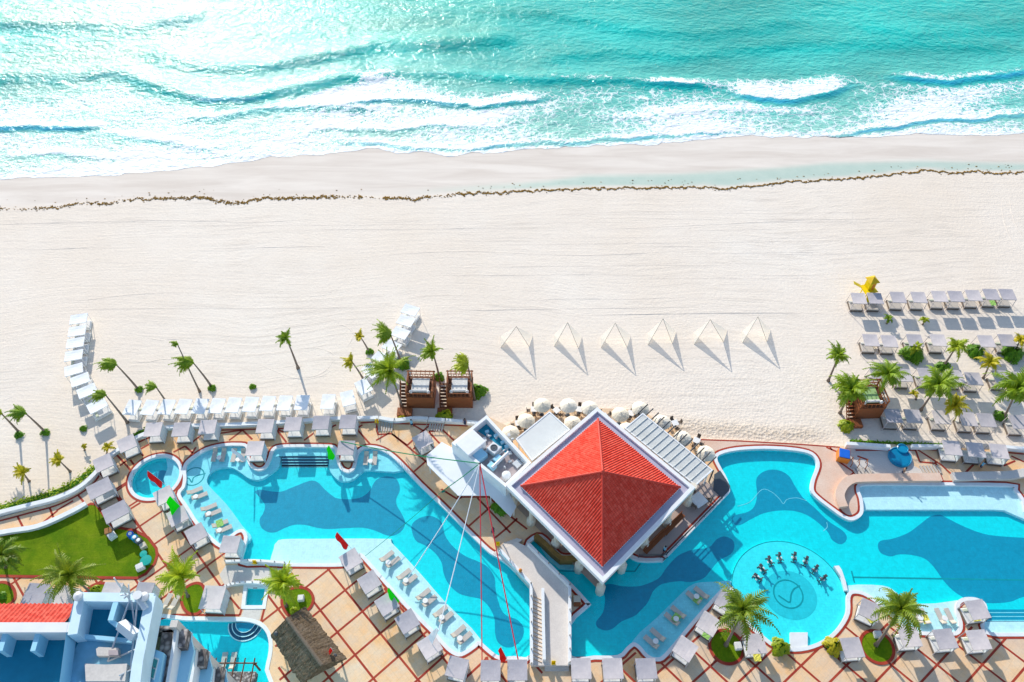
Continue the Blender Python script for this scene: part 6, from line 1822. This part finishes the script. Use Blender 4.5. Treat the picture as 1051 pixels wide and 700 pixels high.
# ------------------------------------------------------------------ people
def person(px, zb, rz, label, top='cloth_navy', pose='stand', s=1.0):
    b = G(*px, zb); o = tag(empty('person', b, rad(rz)), label, 'person')
    J = {'pel':(0,0,.93),'chest':(0,0,1.30),'neck':(0,0,1.48),'head':(0,.02,1.62),'crown':(0,.01,1.74),
         'hl':(-.10,0,.88),'kl':(-.11,.06,.50),'al':(-.12,-.02,.08),'fl':(-.12,.14,.03),
         'hr':(.10,0,.88),'kr':(.11,-.04,.50),'ar':(.12,-.12,.08),'fr':(.12,.04,.03),
         'sl':(-.19,0,1.40),'el':(-.25,-.03,1.12),'wl':(-.24,.10,.88),'gl':(-.24,.14,.80),
         'sr':(.19,0,1.40),'er':(.25,.03,1.12),'wr':(.22,.16,.90),'gr':(.22,.20,.82)}
    R_ = {'pel':.14,'chest':.15,'neck':.055,'head':.095,'crown':.07,'hl':.09,'kl':.06,'al':.04,'fl':.035,'hr':.09,'kr':.06,'ar':.04,'fr':.035,'sl':.07,'el':.045,'wl':.032,'gl':.035,'sr':.07,'er':.045,'wr':.032,'gr':.035}
    names = list(J); idx = {n: i for i, n in enumerate(names)}
    E = [('pel','chest'),('chest','neck'),('neck','head'),('head','crown'),('pel','hl'),('hl','kl'),('kl','al'),('al','fl'),('pel','hr'),('hr','kr'),('kr','ar'),('ar','fr'),('chest','sl'),('sl','el'),('el','wl'),('wl','gl'),('chest','sr'),('sr','er'),('er','wr'),('wr','gr')]
    me = bpy.data.meshes.new('body'); me.from_pydata([J[n] for n in names], [(idx[a], idx[c]) for a, c in E], []); me.materials.append(M['skin'])
    bo = bpy.data.objects.new('body', me); COL.objects.link(bo); bo.parent = o
    md = bo.modifiers.new('skin', 'SKIN'); me.skin_vertices
    for n in names: me.skin_vertices[0].data[idx[n]].radius = (R_[n], R_[n]*.85)
    me.skin_vertices[0].data[0].use_root = True
    sb_ = bo.modifiers.new('sub', 'SUBSURF'); sb_.levels = 1; sb_.render_levels = 1
    m = MB(); m.lathe((0,0,.86), [(.17,0),(.175,.1),(.17,.3),(.20,.48),(.19,.56),(.07,.60)], 12, 1.0, .75); m.build('shirt', M[top], o, True)
    m = MB(); m.lathe((0,0,.52), [(.19,0),(.2,.2),(.175,.38)], 12, 1.05, .75); m.build('shorts', M['cloth_navy'], o, True)
    m = MB(); m.lathe((0,-.01,1.62), [(.108,-.02),(.115,.06),(.09,.13),(.02,.16)], 12); m.build('hair', M['hair'], o, True)
    o.scale = (s, s, s); return o
person((477.5,437),D0,160,'person in dark clothes standing at the wavy wall right of the wooden cabanas')
person((423,438),D0,200,'person in an aqua shirt at the wavy wall near the left beach stairs','cloth_aqua')
person((681,567),D0,120,'person in light blue at the black terrace railing','cloth_aqua')
person((925,487),D0,80,'sunlit person just below the blue tub','skin')
person((1005,481),D0,80,'person in aqua below the middle daybed on the raised walk','cloth_aqua')
person((506,548),D0,20,'person in dark clothes on the paving left of the pavilion corner')
# swimmer lying at the right edge of the pool

# towels left on furniture
for px, z, rz, mt_, lb in (((893,634),.62,30,'towel_yellow','yellow patterned towel on the daybed right of the bar pool'),((725.5,651),.62,-37,'towel_green','green towel on the daybed beside the slanting lounger shelf'),((777,674),.62,0,'towel_yellow','yellow towel on the daybed right of the round planter'),
        ((1001,633),.62,8,'towel_yellow','yellow towel on the keyhole peninsula daybed'),((950,635.5),.35,8,'towel_yellow','yellow towel on a lounger under the right palm'),((716,615.5),.35,-40,'towel_green','green towel on the upper left pair of blue shelf loungers'),
        ((694,634),.35,-40,'towel_green','green towel on the middle pair of blue shelf loungers'),((1019,311),.6,0,'towel_green','pale green towel under a front row beach daybed'),((225.5,537),.35,27,'towel_green','green towel on the last lounger pair of the left diagonal'),
        ((896,352),.6,10,'towel_yellow','yellow towel below the first second-row beach daybed')):
    zb = (.6 if z > .5 and px[1] > 400 else .28 if px[1] > 400 else 0)
    b = G(*px, zb+z); o = tag(empty('towel', b, rad(rz)), lb, 'towel'); m = MB(); vs = []; fs = []; n = 6
    for j in range(n+1):
        for i in range(n+1): vs.append((.8*(i/n-.5), 1.0*(j/n-.5), .03*math.sin(i*1.9+px[0])*math.cos(j*2.3)+.03))
    for j in range(n):
        for i in range(n): a = j*(n+1)+i; fs.append((a, a+1, a+n+2, a+n+1))
    m.add(vs, fs); m.build('cloth', M[mt_], o)
# ------------------------------------------------------------------ the hotel, its roof about 49 m up
TZ = 51.2; FZ = 50.05; SZ = 48.7
hc = G(100,650,TZ)
ht = tag(empty('hotel_tower', (hc.x, hc.y, 0)), 'tall pale hotel corner with sunken roof terrace, red tiled edge and balconies', 'building')
HR = lambda px, z=TZ: ((G(*px, z).x-hc.x), (G(*px, z).y-hc.y))
def poly(pts, z=TZ): return ccw([HR(p, z) for p in pts])
# outer walls down to the ground
NW, NE = (77.5,608.5), (159.5,611.5)
tower = poly([NW, NE, (138,720), (128,780), (50,780), (68,647)])
m = MB(); m.side(tower, TZ-1.2, TZ-.02); m.sheet(tower, TZ-1.2); m.build('wall', M['hotel_wall'], ht)
low = poly([(95,640),(150,640),(146,668),(136,720),(120,800),(30,800),(60,660)], SZ)
m = MB(); m.side(low, D0, TZ-1.21); m.build('wall', M['hotel_wall'], ht)
low2 = poly([(-280,640),(95,641),(70,800),(-280,800)], SZ)
m = MB(); m.side(low2, D0, FZ-.1); m.build('wall', M['hotel_wall'], ht)
# parapets of the square corner tower
m = MB()
def par(pts, w, top=TZ, base=FZ, mb=None): 
    (mb or m).ribbon([HR(p, top) for p in pts], -w/2, w/2, top, False, z0=base)
par([(74.3,651),(82,612.3),(157,613.5)], .46); par([(154.5,612),(148,645),(141,680),(136,720)], .50, TZ+.02)
m.build('parapet', M['parapet_blue'], ht)
m = MB(); m.sheet(poly([(80,612),(157,613),(150,650),(136,760),(40,760),(66,650)], FZ), FZ+.0); m.sheet(poly([(-260,640),(72,640),(70,660),(40,790),(-260,790)], FZ), FZ-.03); m.build('roof_floor', M['roof_blue'], ht)
# stained roof patch, its sunlight painted in as a paler blue
m = MB(); m.sheet(poly([(83,656),(148,656),(140,712),(60,712),(66,690),(74,672)], FZ), FZ+.02); m.build('roof_sunlit_patch', simple('sunlit_stained_roof', (.20,.44,.58), .8, .15, .5, .8), ht)
m = MB(); m.prism(poly([(101,668),(104,666),(124,667),(124.5,675),(102,675)], FZ), FZ, FZ+.3); m.prism(poly([(91,684),(112,685),(134,684),(132,702),(92,702)], FZ), FZ, FZ+.45); m.build('plant_plinth', M['pale_stone'], ht)
m = MB(); m.prism(poly([(113,668.5),(122.5,668.5),(123,673.5),(113,673.5)], FZ+.3), FZ+.3, FZ+.5); m.build('hatch', M['roof_grime'], ht)
# low cross wall, oblique fin and hanging beam
m = MB(); m.ribbon([HR(p, FZ+.3) for p in ((84,653),(110,655.5),(136,658))], -.10, .10, FZ+.35, False, z0=FZ); m.build('cross_wall', M['hotel_wall'], ht)
m = MB(); m.ribbon([HR(p, TZ) for p in ((118.5,618),(113,636.5))], -.12, .14, TZ, False, z0=FZ); m.ribbon([HR(p, TZ-.2) for p in ((113,636.5),(121,642))], -.1, .1, TZ-.2, False, z0=FZ); m.build('fin_wall', M['hotel_wall'], ht)
m = MB(); a, b = HR((123,640),TZ), HR((138.5,652.5),TZ); m.path([(*a,TZ-.1),(*b,TZ-.1)], [.30,.30], 4); m.build('light_beam', M['equipment'], ht)
# red tiled mansard and ledge along the north side
a, b = Vector((*HR((-260,640),TZ-.1),TZ-.1)), Vector((*HR((78.5,640),TZ-.1),TZ-.1))
c_, d_ = Vector((*HR((-260,620),TZ-1.0),TZ-1.0)), Vector((*HR((82.5,620),TZ-1.0),TZ-1.0))
tiled_face('mansard', c_, d_, a, b, ht, .22, .2, .07, 'tile_pale')
m = MB(); m.ribbon([HR(p, TZ) for p in ((-260,643.6),(66,643.6),(76,643.4))], -.24, .24, TZ-.03, False, z0=FZ-.05)
m.build('ledge', M['white_paint'], ht)
for x in (-62,-27,9,42.5,):
    x = x - 3
    m = MB(); m.ribbon([HR(p, TZ-.25) for p in ((x,647),(x-6,668))], -.12, .12, TZ-.25, False, z0=FZ-.03); m.build('fin_wall', M['hotel_wall'], ht)
# projecting window box on the east wall
m = MB(); q = poly([(158,666),(168,670),(163,700),(157,745),(140,745),(146,690)], TZ-1.3); m.prism(q, TZ-9, TZ-1.3); bx = m.build('bay', M['hotel_wall'], ht)
def winpane(p, z, nm, mat):
    m = MB(); m.prism(poly(p, z), z-.1, z); return m.build(nm, M[mat], bx)
winpane([(155.8,673),(163.0,676),(157.8,697.5),(150.6,694)], TZ-1.22, 'window_frame', 'white_paint')
winpane([(157,675.5),(161.5,677.3),(159.5,685.5),(154.8,683.2)], TZ-1.16, 'window_pane', 'glass')
winpane([(154.4,685),(159.0,687),(156.8,696),(152,693.2)], TZ-1.16, 'window_pane', 'glass')
# stepped balconies, one module repeated every storey down the east side
FH = 3.15
for k in range(8):
    z = SZ-k*FH
    def HP(px): return (G(*px, SZ).x-hc.x, G(*px, SZ).y-hc.y)
    sl_ = ccw([HP(p) for p in ((150,647.5),(196.5,648.5),(196,656),(199,668),(192,700),(186,760),(130,760))])
    m = MB(); m.prism(sl_, z-.25, z); bal = m.build('balcony', M['hotel_wall'], ht)
    m = MB(); m.sheet(ccw([HP(p) for p in ((152,652),(180,652.5),(172,700),(160,740),(132,740))]), z+.01); m.build('balcony_floor', M['balcony'], bal)
    m = MB(); m.ribbon([HP(p) for p in ((151,650),(186,650.5))], -.16, .16, z+.7, False, z0=z); m.ribbon([HP(p) for p in ((180,651),(177,672),(169,720))], -.42, .34, z+.7, False, z0=z); m.build('planter', M['pebble'], bal)
    m = MB(); m.ribbon([HP(p) for p in ((191.5,650),(188,668))], -.28, .26, z+.6, False, z0=z); m.build('planter', M['pebble'], bal)
    m = MB(); m.ribbon([HP(p) for p in ((186.8,650),(184,672),(176,720))], -.08, .08, z+.95, False, z0=z); m.build('parapet', M['white_paint'], bal)
# corner pier running down the tower
e = HR((187,649), SZ); m = MB(); m.box((e[0], e[1], (TZ-1.2)/2), (.36,.36,TZ-1.2)); m.build('corner_pier', M['pale_stone'], ht)
# roof antennas
at_ = tag(empty('roof_antenna', (G(133,616,TZ).x, G(133,616,TZ).y, TZ)), 'cluster of white aerials, struts and a dish on the hotel parapet', 'antenna')
m = MB()
for a, b in (((0,0,-.2),(-.3,.5,1.6)),((0,0,0),(.35,.3,1.3)),((-.15,0,.3),(.5,.1,.9)),((-.3,.1,.4),(.2,-.1,1.0))): m.path([a, b], [.05,.035], 6)
m.build('mast', M['steel'], at_)
m = MB()
for a, b in (((0,0,0),(-.7,-2.6,-1.1)),((.1,0,0),(.9,-2.8,-1.1)),((.4,0,0),(.6,-3.0,-.9)),((-.7,-2.6,-1.1),(1.0,-1.9,-.9)),((.9,-2.8,-1.1),(.3,-3.4,-.6)),((.5,-3.2,-1.1),(.2,-4.2,-.9)),((-.4,-3.9,-.9),(.5,-3.6,-.9))): m.path([a, b], [.045,.045], 5)
m.build('strut', M['steel'], at_)
m = MB(); m.lathe((.5,.1,.3), [(.02,.0),(.12,.03),(.22,.10),(.23,.12)], 16); m.build('dish', M['equipment'], at_)
m = MB(); m.path([(.25,.3,.2),(.95,-.45,-.0)], [.16,.16], 6); m.build('feed_arm', M['equipment'], at_)
for px, lb in (((82.5,614),'left'),((150,614.5),'right')):
    o = tag(empty('roof_vent', (G(*px,TZ).x, G(*px,TZ).y, TZ)), 'round grey vent cap on the %s corner of the hotel parapet' % lb, 'vent'); m = MB(); m.lathe((0,0,0), [(.14,0),(.14,.2),(.24,.22),(.22,.34),(.02,.4)], 14); m.build('cap', M['steel'], o)
